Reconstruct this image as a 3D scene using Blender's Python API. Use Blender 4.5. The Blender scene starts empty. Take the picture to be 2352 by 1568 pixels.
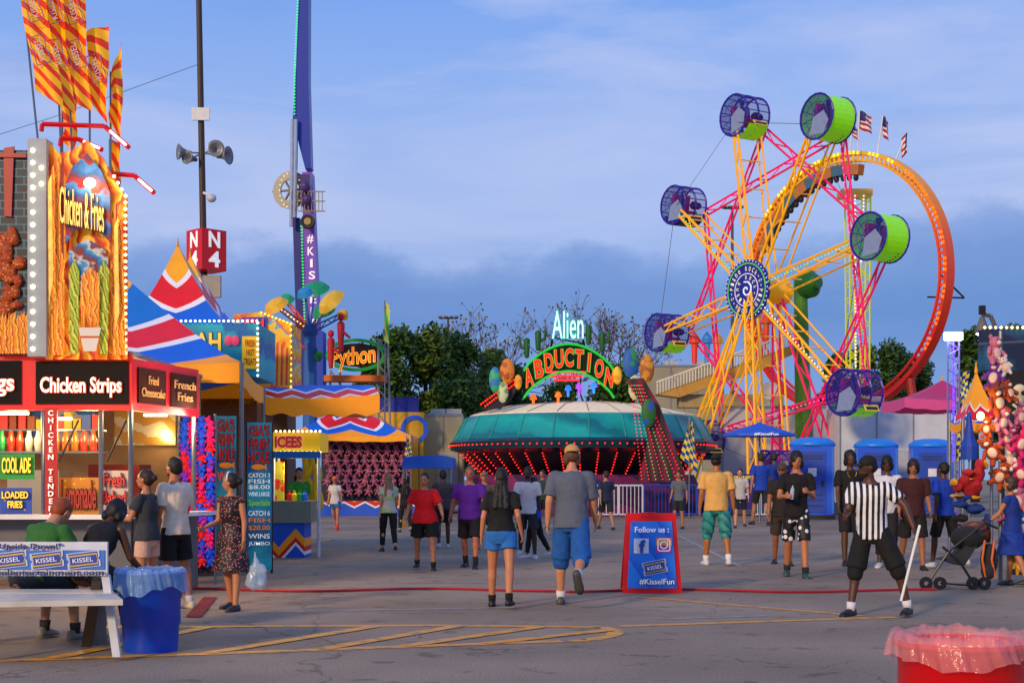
import bpy,bmesh,math,random
from math import sin,cos,pi,radians as R
from mathutils import Vector as V, Matrix as MX
random.seed(7)
F=3267.;HZ=1100.;CH=1.45;CX=1176.
C=bpy.context.scene.collection
def P(px,py,Y):
    s=F/Y; return V(((px-CX)/s,Y,CH-(py-HZ)/s))
def G(px,py):
    s=(py-HZ)/CH; return V(((px-CX)/s,F/s,0))
def gy(Y): return HZ+CH*F/Y
def lin(h):
    c=[int(h[i:i+2],16)/255 for i in (0,2,4)]
    return tuple([(x/12.92 if x<=.04045 else ((x+.055)/1.055)**2.4) for x in c])+(1,)
MC={}
def base(name):
    m=bpy.data.materials.new(name);m.use_nodes=True;nt=m.node_tree
    return m,nt,nt.nodes['Principled BSDF']
def N(nt,t,**k):
    n=nt.nodes.new(t)
    for a,b in k.items(): setattr(n,a,b)
    return n
def mth(nt,op,a,b=None,c=None):
    n=N(nt,'ShaderNodeMath',operation=op)
    for i,x in enumerate((a,b,c)):
        if x is None: continue
        if isinstance(x,(int,float)): n.inputs[i].default_value=x
        else: nt.links.new(x,n.inputs[i])
    return n.outputs[0]
def vary(nt,b,col,v,s):
    tc=N(nt,'ShaderNodeTexCoord');no=N(nt,'ShaderNodeTexNoise');no.inputs['Scale'].default_value=s;no.inputs['Detail'].default_value=5
    nt.links.new(tc.outputs['Object'],no.inputs['Vector'])
    f=mth(nt,'MULTIPLY_ADD',no.outputs[0],v*2.4,1-v*1.2)
    mx=N(nt,'ShaderNodeVectorMath',operation='SCALE')
    if isinstance(col,tuple): mx.inputs[0].default_value=col[:3]
    else: nt.links.new(col,mx.inputs[0])
    nt.links.new(f,mx.inputs['Scale']);nt.links.new(mx.outputs[0],b.inputs['Base Color'])
    return no
def mt(h,r=.6,e=0,m=0,v=.16,s=5,tr=0,a=1,bump=0):
    k=(h,r,e,m,v,s,tr,a,bump)
    if k in MC: return MC[k]
    M,nt,b=base('mat_'+h)
    c=lin(h);b.inputs['Roughness'].default_value=r;b.inputs['Metallic'].default_value=m
    no=vary(nt,b,c,v,s)
    if e: b.inputs['Emission Color'].default_value=c;b.inputs['Emission Strength'].default_value=e
    if a<1: b.inputs['Alpha'].default_value=a
    if bump:
        bp=N(nt,'ShaderNodeBump');bp.inputs['Strength'].default_value=bump;bp.inputs['Distance'].default_value=.02
        nt.links.new(no.outputs[0],bp.inputs['Height']);nt.links.new(bp.outputs[0],b.inputs['Normal'])
    MC[k]=M;return M
def ramp(nt,fac,stops,const=True):
    r=N(nt,'ShaderNodeValToRGB');cr=r.color_ramp
    cr.interpolation='CONSTANT' if const else 'LINEAR'
    while len(cr.elements)<len(stops): cr.elements.new(.5)
    for i,(p,c) in enumerate(stops):
        cr.elements[i].position=p;cr.elements[i].color=lin(c) if isinstance(c,str) else c
    nt.links.new(fac,r.inputs[0]);return r.outputs[0]
def band(cols,vec,dist=0,ds=3,coord='Object',r=.6,e=0,zig=0,zf=3,const=True,fr=True):
    M,nt,b=base('mat_bands');tc=N(nt,'ShaderNodeTexCoord')
    d=N(nt,'ShaderNodeVectorMath',operation='DOT_PRODUCT');nt.links.new(tc.outputs[coord],d.inputs[0]);d.inputs[1].default_value=vec
    t=d.outputs['Value']
    if dist:
        no=N(nt,'ShaderNodeTexNoise');no.inputs['Scale'].default_value=ds;nt.links.new(tc.outputs[coord],no.inputs['Vector'])
        t=mth(nt,'MULTIPLY_ADD',no.outputs[0],dist,t)
    if zig:
        sp=N(nt,'ShaderNodeSeparateXYZ');nt.links.new(tc.outputs[coord],sp.inputs[0])
        pg=mth(nt,'PINGPONG',mth(nt,'MULTIPLY',sp.outputs[0],zf),.5)
        t=mth(nt,'MULTIPLY_ADD',pg,zig,t)
    if fr: t=mth(nt,'FRACT',t)
    col=ramp(nt,t,cols,const)
    vary(nt,b,col,.14,2.5);b.inputs['Roughness'].default_value=r
    if e: nt.links.new(col,b.inputs['Emission Color']);b.inputs['Emission Strength'].default_value=e
    return M
def spots(bc,sc,scale,thr,bc2=None,e=0,r=.6,coord='Object'):
    M,nt,b=base('mat_spots');tc=N(nt,'ShaderNodeTexCoord')
    vo=N(nt,'ShaderNodeTexVoronoi');vo.inputs['Scale'].default_value=scale;nt.links.new(tc.outputs[coord],vo.inputs['Vector'])
    col=ramp(nt,vo.outputs['Distance'],[(0,sc),(thr*.6,bc2 or sc),(thr,bc)])
    vary(nt,b,col,.15,4);b.inputs['Roughness'].default_value=r
    if e: nt.links.new(col,b.inputs['Emission Color']);b.inputs['Emission Strength'].default_value=e
    return M
class MB:
    def __init__(s): s.bm=bmesh.new()
    def face(s,pts):
        return s.bm.faces.new([s.bm.verts.new(V(p)) for p in pts])
    def prism(s,pts,d):
        pts=[V(p) for p in pts];d=V(d);b=s.bm
        a=[b.verts.new(p) for p in pts];c=[b.verts.new(p+d) for p in pts];n=len(a)
        b.faces.new(a);b.faces.new(c[::-1])
        for i in range(n): b.faces.new((a[i],c[i],c[(i+1)%n],a[(i+1)%n]))
        return s
    def box(s,c,sz,rz=0,rx=0,ry=0):
        m=MX.Translation(V(c))@MX.Rotation(rz,4,'Z')@MX.Rotation(ry,4,'Y')@MX.Rotation(rx,4,'X')@MX.Diagonal((sz[0],sz[1],sz[2],1))
        bmesh.ops.create_cube(s.bm,size=1,matrix=m);return s
    def rect(s,x0,y0,x1,y1,Y,th=.05):
        a=P(x0,y0,Y);b=P(x1,y1,Y)
        return s.box(((a.x+b.x)/2,Y+th/2,(a.z+b.z)/2),(abs(b.x-a.x),th,abs(a.z-b.z)))
    def poly(s,pts,Y,th=.05): return s.prism([P(x,y,Y) for x,y in pts],(0,th,0))
    def rev(s,p0,d,prof,n=12,sx=1,sy=1,up=None,ring=False):
        p0=V(p0);d=V(d).normalized();u=V(up) if up else (V((0,0,1)) if abs(d.z)<.9 else V((1,0,0)))
        a=d.cross(u).normalized();b=d.cross(a);rg=[];bm=s.bm
        for t,r in prof:
            c=p0+d*t
            rg.append([bm.verts.new(c)] if r<1e-5 else [bm.verts.new(c+a*(r*sx*cos(2*pi*k/n))+b*(r*sy*sin(2*pi*k/n))) for k in range(n)])
        if ring: rg.append(rg[0])
        for q,w in zip(rg,rg[1:]):
            for k in range(n):
                j=(k+1)%n
                if len(q)==1 and len(w)==1: break
                if len(q)==1: bm.faces.new((q[0],w[k],w[j]))
                elif len(w)==1: bm.faces.new((q[k],w[0],q[j]))
                else: bm.faces.new((q[k],w[k],w[j],q[j]))
        if not ring:
            for q in (rg[0],rg[-1]):
                if len(q)>1 : bm.faces.new(q)
        return s
    def cyl(s,a,b,r0,r1=None,n=8):
        a=V(a);b=V(b);return s.rev(a,b-a,[(0,r0),((b-a).length,r0 if r1 is None else r1)],n)
    def caps(s,a,b,r0,r1,n=10):
        a=V(a);b=V(b);L=(b-a).length
        if L<1e-5: b=a+V((0,0,.001));L=.001
        pr=[(-r0,0),(-r0*.8,r0*.6),(-r0*.4,r0*.92),(0,r0),(L,r1),(L+r1*.4,r1*.92),(L+r1*.8,r1*.6),(L+r1,0)]
        return s.rev(a,b-a,pr,n)
    def ell(s,c,r,n=12,rot=None):
        m=MX.Translation(V(c))@(rot.to_4x4() if rot else MX.Identity(4))@MX.Diagonal((r[0],r[1],r[2],1))
        bmesh.ops.create_uvsphere(s.bm,u_segments=n,v_segments=max(6,n//2+2),radius=1,matrix=m);return s
    def tube(s,pts,r,n=6):
        for a,b in zip(pts,pts[1:]):
            if (V(b)-V(a)).length>1e-4: s.cyl(a,b,r,n=n)
        return s
    def loft(s,rings,T=lambda p:p,n=20):
        bm=s.bm;rg=[]
        for c,rx,ry in rings: rg.append([bm.verts.new(T(V((c[0]+rx*cos(2*pi*k/n),c[1]+ry*sin(2*pi*k/n),c[2])))) for k in range(n)])
        for q,w in zip(rg,rg[1:]):
            for k in range(n): bm.faces.new((q[k],q[(k+1)%n],w[(k+1)%n],w[k]))
        bm.faces.new(rg[0][::-1]);bm.faces.new(rg[-1]);return s
    def truss(s,a,b,w0,w1,wd,r=.04,nz=8):
        a=V(a);b=V(b);wd=V(wd).normalized()
        for g in (-1,1): s.cyl(a+wd*w0*g,b+wd*w1*g,r,n=5)
        for i in range(nz):
            t0=i/nz;t1=(i+1)/nz;g=1 if i%2 else -1
            s.cyl(a.lerp(b,t0)+wd*g*(w0+(w1-w0)*t0),a.lerp(b,t1)-wd*g*(w0+(w1-w0)*t1),r*.6,n=4)
        return s
    def build(s,name,mat,parent=None,local=False,smooth=False):
        bm=s.bm
        if parent is not None and not local:
            rt=parent
            while rt.parent: rt=rt.parent
            bm.transform(rt.matrix_basis.inverted())
        bmesh.ops.recalc_face_normals(bm,faces=bm.faces)
        me=bpy.data.meshes.new(name);bm.to_mesh(me);bm.free()
        if smooth:
            for p in me.polygons: p.use_smooth=True
        me.materials.append(mat);o=bpy.data.objects.new(name,me);C.objects.link(o)
        if parent is not None: o.parent=parent
        return o
def thing(name,label,cat,loc=(0,0,0),rz=0,group=None):
    o=bpy.data.objects.new(name,None);C.objects.link(o);o.location=loc;o.rotation_euler=(0,0,rz);o.empty_display_size=.1
    o.matrix_basis=MX.Translation(V(loc))@MX.Rotation(rz,4,'Z')
    return tag(o,label,cat,group)
def tag(o,label,cat,group=None):
    o['label']=label;o['category']=cat
    if group:o['group']=group
    return o
def struct(o): o['kind']='structure';return o
def copy_tree(o,parent=None):
    c=o.copy();C.objects.link(c);c.parent=parent
    for ch in [x for x in bpy.data.objects if x.parent==o]: copy_tree(ch,c)
    return c
def sheet(name,f,nu,nv,mat,parent=None,uvs=(1,1)):
    vs=[f(i/nu,j/nv) for j in range(nv+1) for i in range(nu+1)]
    if parent is not None:
        rt=parent
        while rt.parent: rt=rt.parent
        iv=rt.matrix_basis.inverted();vs=[iv@v for v in vs]
    fs=[(j*(nu+1)+i,j*(nu+1)+i+1,(j+1)*(nu+1)+i+1,(j+1)*(nu+1)+i) for j in range(nv) for i in range(nu)]
    me=bpy.data.meshes.new(name);me.from_pydata(vs,[],fs);uv=me.uv_layers.new(name='UVMap')
    for l in me.loops:
        k=l.vertex_index;uv.data[l.index].uv=((k%(nu+1))/nu*uvs[0],(k//(nu+1))/nv*uvs[1])
    for p in me.polygons:p.use_smooth=True
    me.materials.append(mat);o=bpy.data.objects.new(name,me);C.objects.link(o)
    if parent is not None:o.parent=parent
    return o
TX=[]
def txt(s,c,w,h,mat,parent,rt=(1,0,0),up=(0,0,1),off=.02,ext=.012,name='lettering',outline=None):
    rt=V(rt).normalized();up=V(up).normalized();nr=rt.cross(up)
    def mk(o,mm,sh,ww,hh):
        cu=bpy.data.curves.new('t','FONT');cu.body=s;cu.align_x='CENTER';cu.offset=o;cu.extrude=.02;cu.resolution_u=3
        ob=bpy.data.objects.new('t',cu);C.objects.link(ob);TX.append((ob,V(c)+nr*sh,ww,hh,mm,parent,rt,up,nr,ext,name))
    if outline:
        mk(off+.04,outline,0,w*1.02+.1*h*(len(s)<2),h*1.08);mk(off,mat,ext*1.3,w,h)
    else: mk(off,mat,0,w,h)
def ptxt(s,x0,y0,x1,y1,Y,mat,parent,**k):
    a=P(x0,y0,Y);b=P(x1,y1,Y);txt(s,((a.x+b.x)/2,Y-.012,(a.z+b.z)/2),b.x-a.x,a.z-b.z,mat,parent,**k)
def bulbs(name,pts,r,mat,parent,local=False):
    b=MB()
    for p in pts: bmesh.ops.create_icosphere(b.bm,subdivisions=1,radius=r,matrix=MX.Translation(V(p)))
    return b.build(name,mat,parent,local)
def line(a,b,n): return [V(a).lerp(V(b),i/max(1,n-1)) for i in range(n)]
def glow(loc,power,col,parent,r=.15):
    l=bpy.data.lights.new('lamp','POINT');l.energy=power;l.color=col;l.shadow_soft_size=r
    o=bpy.data.objects.new('lamp',l);C.objects.link(o);o.parent=parent
    o.location=parent.matrix_basis.inverted()@V(loc)
REM=[]
# ---------------------------------------------------------------- people
CL=bpy.data.textures.new('folds','CLOUDS');CL.noise_scale=.11;CL.noise_depth=1
def remesh(o,v,disp=0,sm=3):
    m=o.modifiers.new('r','REMESH');m.mode='VOXEL';m.voxel_size=v;m.use_smooth_shade=True
    if disp:
        d=o.modifiers.new('d','DISPLACE');d.texture=CL;d.strength=disp;d.mid_level=.5
    s=o.modifiers.new('s','SMOOTH');s.factor=.5;s.iterations=sm
    REM.append(o);return o
STAND=((20,8,2),(-14,14,2))
rj=random.Random(21)
def person(label,px,fy,ty=None,face=0,skin='9a6a4c',top=('20201f',.55),bot=('shorts','1c1c20',.9),hair=('short','1a1109'),shoe='1e1e20',sock=None,
           legs=STAND,arms=((-14,9,14),(14,9,22)),lean=2,w=1.,fem=False,head=(0,0),cap=None,beard=False,H=None,hem=.86,grp=None,vox=.009,still=False):
    if not still:
        J_=lambda a:rj.uniform(-a,a)
        face=face+J_(7);head=(head[0]+J_(16),head[1]+J_(5));lean=lean+rj.uniform(0,3);w=w*rj.uniform(.95,1.07)
        arms=tuple((a[0]+J_(9),max(5,a[1]-3+J_(4)),max(6,a[2]+J_(14)))+tuple(a[3:]) for a in arms)
        if legs is STAND: g_=rj.choice((-1,1));legs=((8+g_*J_(14)+10*g_,rj.uniform(4,14),rj.uniform(1,5)),(-2-12*g_,rj.uniform(6,20) if g_>0 else 6,rj.uniform(1,5)))
    g=G(px,fy);s=F/g.y
    if H is None: H=(fy-ty)/s
    k=H/1.77;root=thing('person',label,'person',g,R(face),grp)
    RX=MX.Rotation(R(-lean),3,'X');hp=V((0,0,.93))
    T=lambda p:hp+RX@(V(p)-hp)
    nk=V((0,0,1.5));HR=MX.Rotation(R(head[0]),3,'Z')@MX.Rotation(R(-head[1]),3,'X')
    HT=lambda p:T(nk+HR@(V(p)-nk))
    hx=.095 if fem else .088
    J={}
    for i,sd in enumerate((-1,1)):
        a,b=R(legs[i][0]),R(legs[i][1]);o=R(legs[i][2]) if len(legs[i])>2 else R(2)
        h=V((sd*hx*w**.5,0,.92));kn=h+.43*V((sd*sin(o),sin(a)*cos(o),-cos(a)*cos(o)))
        an=kn+.42*V((sd*sin(o)*.5,sin(a-b),-cos(a-b)));pit=min(0,(a-b)*.85) if b>R(25) and a<R(60) else 0
        J[sd]=(h,kn,an,pit)
    zmin=min(J[q][2].z-.085-(.14*abs(sin(J[q][3]))) for q in J)
    D=lambda p:(V(p)-V((0,0,zmin)))*k
    W=w;rings=[(.80,.10,.09),(.86,.15,.11),(.93,.165,.12),(1.02,.15,.108),(1.12,.142,.1),(1.25,.16,.112),(1.35,.172,.112),(1.42,.15,.09),(1.475,.08,.065),(1.5,.055,.055)]
    if fem: rings=[(.80,.10,.09),(.86,.155,.115),(.93,.172,.125),(1.02,.15,.108),(1.12,.122,.092),(1.25,.142,.118),(1.35,.148,.11),(1.42,.125,.085),(1.47,.07,.06),(1.5,.048,.05)]
    def wf(z): return 1+(W-1)*max(0,1-abs(z-1.05)/.5)
    sx=.155 if fem else .185
    body=MB();body.loft([((0,0,z),rx*wf(z),ry*wf(z)) for z,rx,ry in rings],lambda p:D(T(p)))
    nr=.045 if fem else .054
    body.caps(D(T((0,-.01,1.44))),D(HT((0,.0,1.57))),nr*k*1.1,nr*k)
    def hell(b,c,r,n=14):
        res=bmesh.ops.create_uvsphere(b.bm,u_segments=n,v_segments=10,radius=1)
        for vv in res['verts']: vv.co=D(HT(V(c)+V((vv.co.x*r[0],vv.co.y*r[1],vv.co.z*r[2]))))
    hell(body,(0,.01,1.655),(.075,.094,.1));hell(body,(0,.035,1.60),(.056,.064,.068))
    hell(body,(0,.108,1.63),(.012,.018,.022));hell(body,(0,.098,1.592),(.022,.012,.009))
    for q in (-1,1): hell(body,(q*.077,0,1.635),(.012,.02,.03))
    ar=(.042 if fem else .049)*k*W**.5;AJ={}
    for i,sd in enumerate((-1,1)):
        h,kn,an,pit=J[sd]
        th=(.085 if not fem else .088)*k*W**.5
        body.caps(D(h),D(kn),th,.055*k*W**.3);md=kn.lerp(an,.32)+V((0,-.012,0))
        body.caps(D(kn),D(md),.053*k,.055*k*W**.3);body.caps(D(md),D(an),.054*k,.036*k)
        f,o,e=(R(x) for x in arms[i][:3]);inn=arms[i][3] if len(arms[i])>3 else 0
        sh=V((sd*sx*(1+(W-1)*.5),0,1.415));u=V((sd*sin(o),sin(f)*cos(o),-cos(f)*cos(o)))
        el=sh+u*.285;fd=V((sd*sin(o)*.6-sd*inn,sin(f+e),-cos(f+e))).normalized();wr=el+fd*.245
        AJ[sd]=(sh,el,wr)
        body.caps(D(T(sh)),D(T(el)),ar*1.1,ar*.82);body.caps(D(T(el)),D(T(wr)),ar*.85,ar*.56)
        n_=V((-sd,.12,0));n_=(n_-fd*n_.dot(fd)).normalized();wv=fd.cross(n_).normalized()
        if wv.y+wv.z*.5<0: wv=-wv
        pc=wr+fd*.05
        for q in (-.024,-.008,.008,.024): body.caps(D(T(wr+wv*q*.6)),D(T(pc+fd*.035+wv*q)),.015*k,.013*k,8)
        for q,L in ((-.03,.05),(-.01,.066),(.01,.07),(.03,.062)):
            b0=pc+fd*.036+wv*q;b1=b0+(fd*.85+n_*.35+wv*q*2).normalized()*L*.5;b2=b1+(fd*.5+n_*.8).normalized()*L*.55
            body.caps(D(T(b0)),D(T(b1)),.009*k,.0085*k,6);body.caps(D(T(b1)),D(T(b2)),.0085*k,.0075*k,6)
        b0=wr+fd*.025+wv*.022;b1=b0+(fd*.7+wv*.8+n_*.2).normalized()*.045;b2=b1+(fd+n_*.4).normalized()*.03
        body.caps(D(T(b0)),D(T(b1)),.012*k,.01*k,6);body.caps(D(T(b1)),D(T(b2)),.01*k,.008*k,6)
        fdv=V((sd*.12,cos(pit),sin(pit))).normalized();upv=V((0,-sin(pit),cos(pit)));sdv=fdv.cross(upv)
        sb=MB();rg=[]
        for t,hw,hh in ((-.085,.02,.05),(-.07,.036,.085),(-.02,.041,.1),(.04,.043,.082),(.1,.05,.06),(.15,.047,.045),(.185,.03,.03),(.195,.01,.018)):
            c=an+fdv*t-upv*.085;rg.append([sb.bm.verts.new(D(c+sdv*hw*cc+upv*zz*hh)) for cc,zz in ((-1,0),(-1.03,.35),(-.75,.85),(0,1),(.75,.85),(1.03,.35),(1,0))])
        for q,r2 in zip(rg,rg[1:]):
            for j in range(7): sb.bm.faces.new((q[j],q[(j+1)%7],r2[(j+1)%7],r2[j]))
        sb.bm.faces.new(rg[0]);sb.bm.faces.new(rg[-1]);sb.build('shoe',mt(shoe,.5),root,True,True)
        if sock:
            sc=MB();sc.cyl(D(an+V((0,0,-.03))),D(an.lerp(kn,.3 if sock[1] else .16)),.044*k,.052*k,12);sc.build('sock',mt(sock[0],.9),root,True,True)
    bo=body.build('body',mt(skin,.5,v=.08,s=9),root,True,True);remesh(bo,vox*k,0,2)
    e_=.018
    kind=bot[0];mb=MB();bm_=bot[1] if not isinstance(bot[1],str) else mt(bot[1],.85,v=.2,s=9,bump=.2)
    if kind in('shorts','pants'):
        f=bot[2];tight=bot[3] if len(bot)>3 else 1.
        mb.loft([((0,0,z),rx*wf(z)+e_*.6,ry*wf(z)+e_*.6) for z,rx,ry in rings if .79<z<1.05],lambda p:D(T(p)))
        for sd in(-1,1):
            h,kn,an,_=J[sd];a=th+.012*tight;ff=min(f,1);end=h.lerp(kn,ff)
            mb.rev(D(h+V((0,0,.02))),D(end)-D(h+V((0,0,.02))),[(0,a),((D(end)-D(h)).length*.5,a*1.0),((D(end)-D(h)).length,a*(1-.22*ff)+.022*(2-ff)*(tight-.2))],14)
            if f>1:
                e2=kn.lerp(an,f-1);rk=.062+.02*tight;mb.caps(D(kn),D(kn.lerp(an,.1)),rk*k,rk*k);mb.rev(D(kn),D(e2)-D(kn),[(0,rk*k),((D(e2)-D(kn)).length,(.045+.022*tight)*k)],12)
        remesh(mb.build('shorts' if f<1.2 else 'trousers',bm_,root,True,True),.011*k,.016,2)
    else:
        z1=bot[2];L=[]
        for i in range(9):
            t=i/8;z=1.08+(z1-1.08)*t;L.append(((0,.01,z),(.13+.14*t**.8)*wf(z),(.1+.13*t**.8)))
        mb.loft(L,lambda p:D(p));remesh(mb.build('skirt',bm_,root,True,True),.011*k,.035,2)
    tb=MB();tm=top[0] if not isinstance(top[0],str) else mt(top[0],.85,v=.2,s=8,bump=.3)
    z0=hem;rr=[((0,0,z0),rings[2][1]*wf(.93)+e_*1.3,rings[2][2]*wf(.93)+e_*1.3)]+[((0,0,z),rx*wf(z)+e_,ry*wf(z)+e_) for z,rx,ry in rings if z>z0+.04 and z<1.45]+[((0,0,1.475),.075,.065)]
    tb.loft(rr,lambda p:D(T(p)))
    for sd in(-1,1):
        sh,el,wr=AJ[sd];f=top[1]
        if f<=0: tb.caps(D(T((sd*.09,0,1.43))),D(T((sd*.11,0,1.38))),.045*k,.05*k);continue
        tb.caps(D(T((sd*.1,0,1.42))),D(T(sh)),.052*k,ar+.014*k)
        e1=sh.lerp(el,min(1,f));tb.rev(D(T(sh)),D(T(e1))-D(T(sh)),[(0,ar+.016*k),((D(e1)-D(sh)).length,ar+.03*k)],14)
    remesh(tb.build('shirt',tm,root,True,True),.011*k,.022,2)
    hs,hc=hair;hm=mt(hc,.6,v=.35,s=25,bump=.5)
    hb=MB();b_=.012 if hs!='curly' else .03
    if cap: hell(hb,(0,-.03,1.635),(.078,.07,.06))
    else: hell(hb,(0,-.018,1.68),(.078+b_*.6,.092+b_,.088+b_))
    hell(hb,(0,-.035,1.64),(.078+b_*.3,.07+b_,.08))
    if hs=='long':
        for q in (-1,0,1):
            for t in range(8): hell(hb,(q*.035*(1+t*.12),-.06-.006*t,1.62-t*.05),(.05,.04,.05),8)
    if hs in('mid','curly') :
        for q in (-1,1): hell(hb,(q*.065,-.02,1.6),(.028+b_*.5,.05,.07))
    if hs=='bun': hell(hb,(0,-.12,1.66),(.045,.045,.045))
    remesh(hb.build('hair',hm,root,True,True),.011*k,.03 if hs in('curly','long') else .01,1)
    if beard:
        hb=MB();hell(hb,(0,.042,1.578),(.056,.064,.042));remesh(hb.build('beard',hm,root,True,True),.01*k,0,1)
    if cap:
        cb=MB();hell(cb,(0,-.005,1.69),(.086,.103,.082));cp=remesh(cb.build('cap',mt(cap[0],.8),root,True,True),.012*k,0,1)
        bb=MB();bk=cap[1];pts=[(x,yy) for x,yy in ((-.07,.07),(-.065,.13),(-.035,.165),(0,.175),(.035,.165),(.065,.13),(.07,.07))]
        bb.prism([D(HT((x,(-y if bk else y),1.675))) for x,y in pts],D(HT((0,0,1.688)))-D(HT((0,0,1.675))));bb.build('brim',mt(cap[0],.8),cp,True)
    if abs(face+head[0])>60:
        for q in(-1,1):
            eb=MB();hell(eb,(q*.03,.094,1.648),(.013,.008,.006),8);eb.build('eye',mt('0d0a09',.2),root,True,True)
            eb=MB();hell(eb,(q*.03,.096,1.667),(.02,.007,.004),8);eb.build('eyebrow',hm,root,True,True)
        eb=MB();hell(eb,(0,.107,1.59),(.022,.006,.005),8);eb.build('mouth',mt('6a2a26',.5),root,True,True)
    wm=root.matrix_basis.copy()
    def hand(sd): return wm@D(T(AJ[sd][2]+(AJ[sd][2]-AJ[sd][1]).normalized()*.09))
    return root,g,(lambda p:wm@D(HT(V(p)))),hand
# ---------------------------------------------------------------- ground
M,nt,b=base('asphalt');tc=N(nt,'ShaderNodeTexCoord')
n1=N(nt,'ShaderNodeTexNoise');n1.inputs['Scale'].default_value=.35;n1.inputs['Detail'].default_value=8
n2=N(nt,'ShaderNodeTexNoise');n2.inputs['Scale'].default_value=45;n2.inputs['Detail'].default_value=4
vo=N(nt,'ShaderNodeTexVoronoi',feature='DISTANCE_TO_EDGE');vo.inputs['Scale'].default_value=.22
wp=N(nt,'ShaderNodeVectorMath',operation='MULTIPLY_ADD');n3=N(nt,'ShaderNodeTexNoise');n3.inputs['Scale'].default_value=.9;n3.inputs['Detail'].default_value=6
for n in(n1,n2,n3): nt.links.new(tc.outputs['Object'],n.inputs['Vector'])
nt.links.new(n3.outputs['Color'],wp.inputs[0]);wp.inputs[1].default_value=(2.2,2.2,0);nt.links.new(tc.outputs['Object'],wp.inputs[2]);nt.links.new(wp.outputs[0],vo.inputs['Vector'])
crack=mth(nt,'MULTIPLY_ADD',mth(nt,'LESS_THAN',vo.outputs['Distance'],.003),-.35,1)
n4=N(nt,'ShaderNodeTexNoise');n4.inputs['Scale'].default_value=2.5;n4.inputs['Detail'].default_value=3;nt.links.new(tc.outputs['Object'],n4.inputs['Vector'])
stain=ramp(nt,n4.outputs[0],[(.3,(.62,.62,.62,1)),(.4,(1,1,1,1))],False)
f=mth(nt,'MULTIPLY',mth(nt,'MULTIPLY_ADD',n1.outputs[0],1.3,.35),mth(nt,'MULTIPLY_ADD',n2.outputs[0],1.2,.4));f=mth(nt,'MULTIPLY',mth(nt,'MULTIPLY',f,crack),stain)
vm=N(nt,'ShaderNodeVectorMath',operation='SCALE');vm.inputs[0].default_value=(.315,.238,.168);nt.links.new(f,vm.inputs['Scale']);nt.links.new(vm.outputs[0],b.inputs['Base Color'])
b.inputs['Roughness'].default_value=.85;b.inputs['Specular IOR Level'].default_value=.2
bp=N(nt,'ShaderNodeBump');bp.inputs['Strength'].default_value=.6;bp.inputs['Distance'].default_value=.012;nt.links.new(n2.outputs[0],bp.inputs['Height']);nt.links.new(bp.outputs[0],b.inputs['Normal'])
gb=MB();gb.face([(-1500,-200,0),(1500,-200,0),(1500,3000,0),(-1500,3000,0)]);struct(gb.build('ground',M))
def paintmat(h):
    M,nt,b=base('worn_paint');tc=N(nt,'ShaderNodeTexCoord');no=N(nt,'ShaderNodeTexNoise');no.inputs['Scale'].default_value=7;no.inputs['Detail'].default_value=8
    nt.links.new(tc.outputs['Object'],no.inputs['Vector'])
    nt.links.new(ramp(nt,no.outputs[0],[(0,lin(h)),(.5,lin(h)),(.68,(.2,.16,.12,1))],False),b.inputs['Base Color']);return M
YP=paintmat('f0a000');WP=paintmat('a8a49e')
def mark(pts,w,m,z=.004):
    b=MB();q=[G(*p) for p in pts]
    for i,(a,c) in enumerate(zip(q,q[1:])):
        d=(c-a).normalized();n=V((-d.y,d.x,0))*w/2;u=V((0,0,z))
        b.face([a-n+u,c-n+u,c+n+u,a+n+u])
    return struct(b.build('painted_line',m))
mark([(-40,1519),(500,1500),(1000,1482),(1350,1470),(1405,1460),(1418,1450),(1380,1440),(1000,1436),(230,1440)],.16,YP,.004)
for i,(a,c) in enumerate((((120,1512),(480,1440)),((480,1500),(860,1439)),((740,1491),(1050,1438)),((930,1484),(1240,1440)),((1120,1478),(1400,1447)))): mark([a,c],.16,YP,.008)
mark([(1420,1438),(2060,1417)],.14,YP);mark([(1470,1371),(1980,1414)],.12,YP)
mark([(640,1262),(760,1238)],.12,YP);mark([(700,1250),(755,1240)],.12,YP,.008)
for a,c in (((600,1405),(1180,1395)),((1300,1222),(1900,1228)),((640,1300),(1450,1296)),((900,1275),(1400,1256)),((1560,1300),(2000,1262)),((1240,1330),(1700,1318)),((700,1340),(1200,1338)),((1500,1422),(1760,1414)),((1560,1230),(1700,1300))): mark([a,c],.08,WP)
pts=[G(x,1357+3*sin(x/90)+(2 if x>1300 else 0))+V((0,0,.02)) for x in range(440,2170,30)]
tag(MB().tube(pts,.018).build('hose',mt('a0101a',.4)),'long thin red hose lying across the asphalt','hose')
b=MB();b.face([G(425,1418)+V((0,0,.012)),G(462,1418)+V((0,0,.012)),G(498,1372)+V((0,0,.012)),G(468,1372)+V((0,0,.012))]);tag(b.build('mat',mt('7e1418',.9,v=.3,s=3)),'red floor mat on the ground behind the blue bin','mat')
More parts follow.
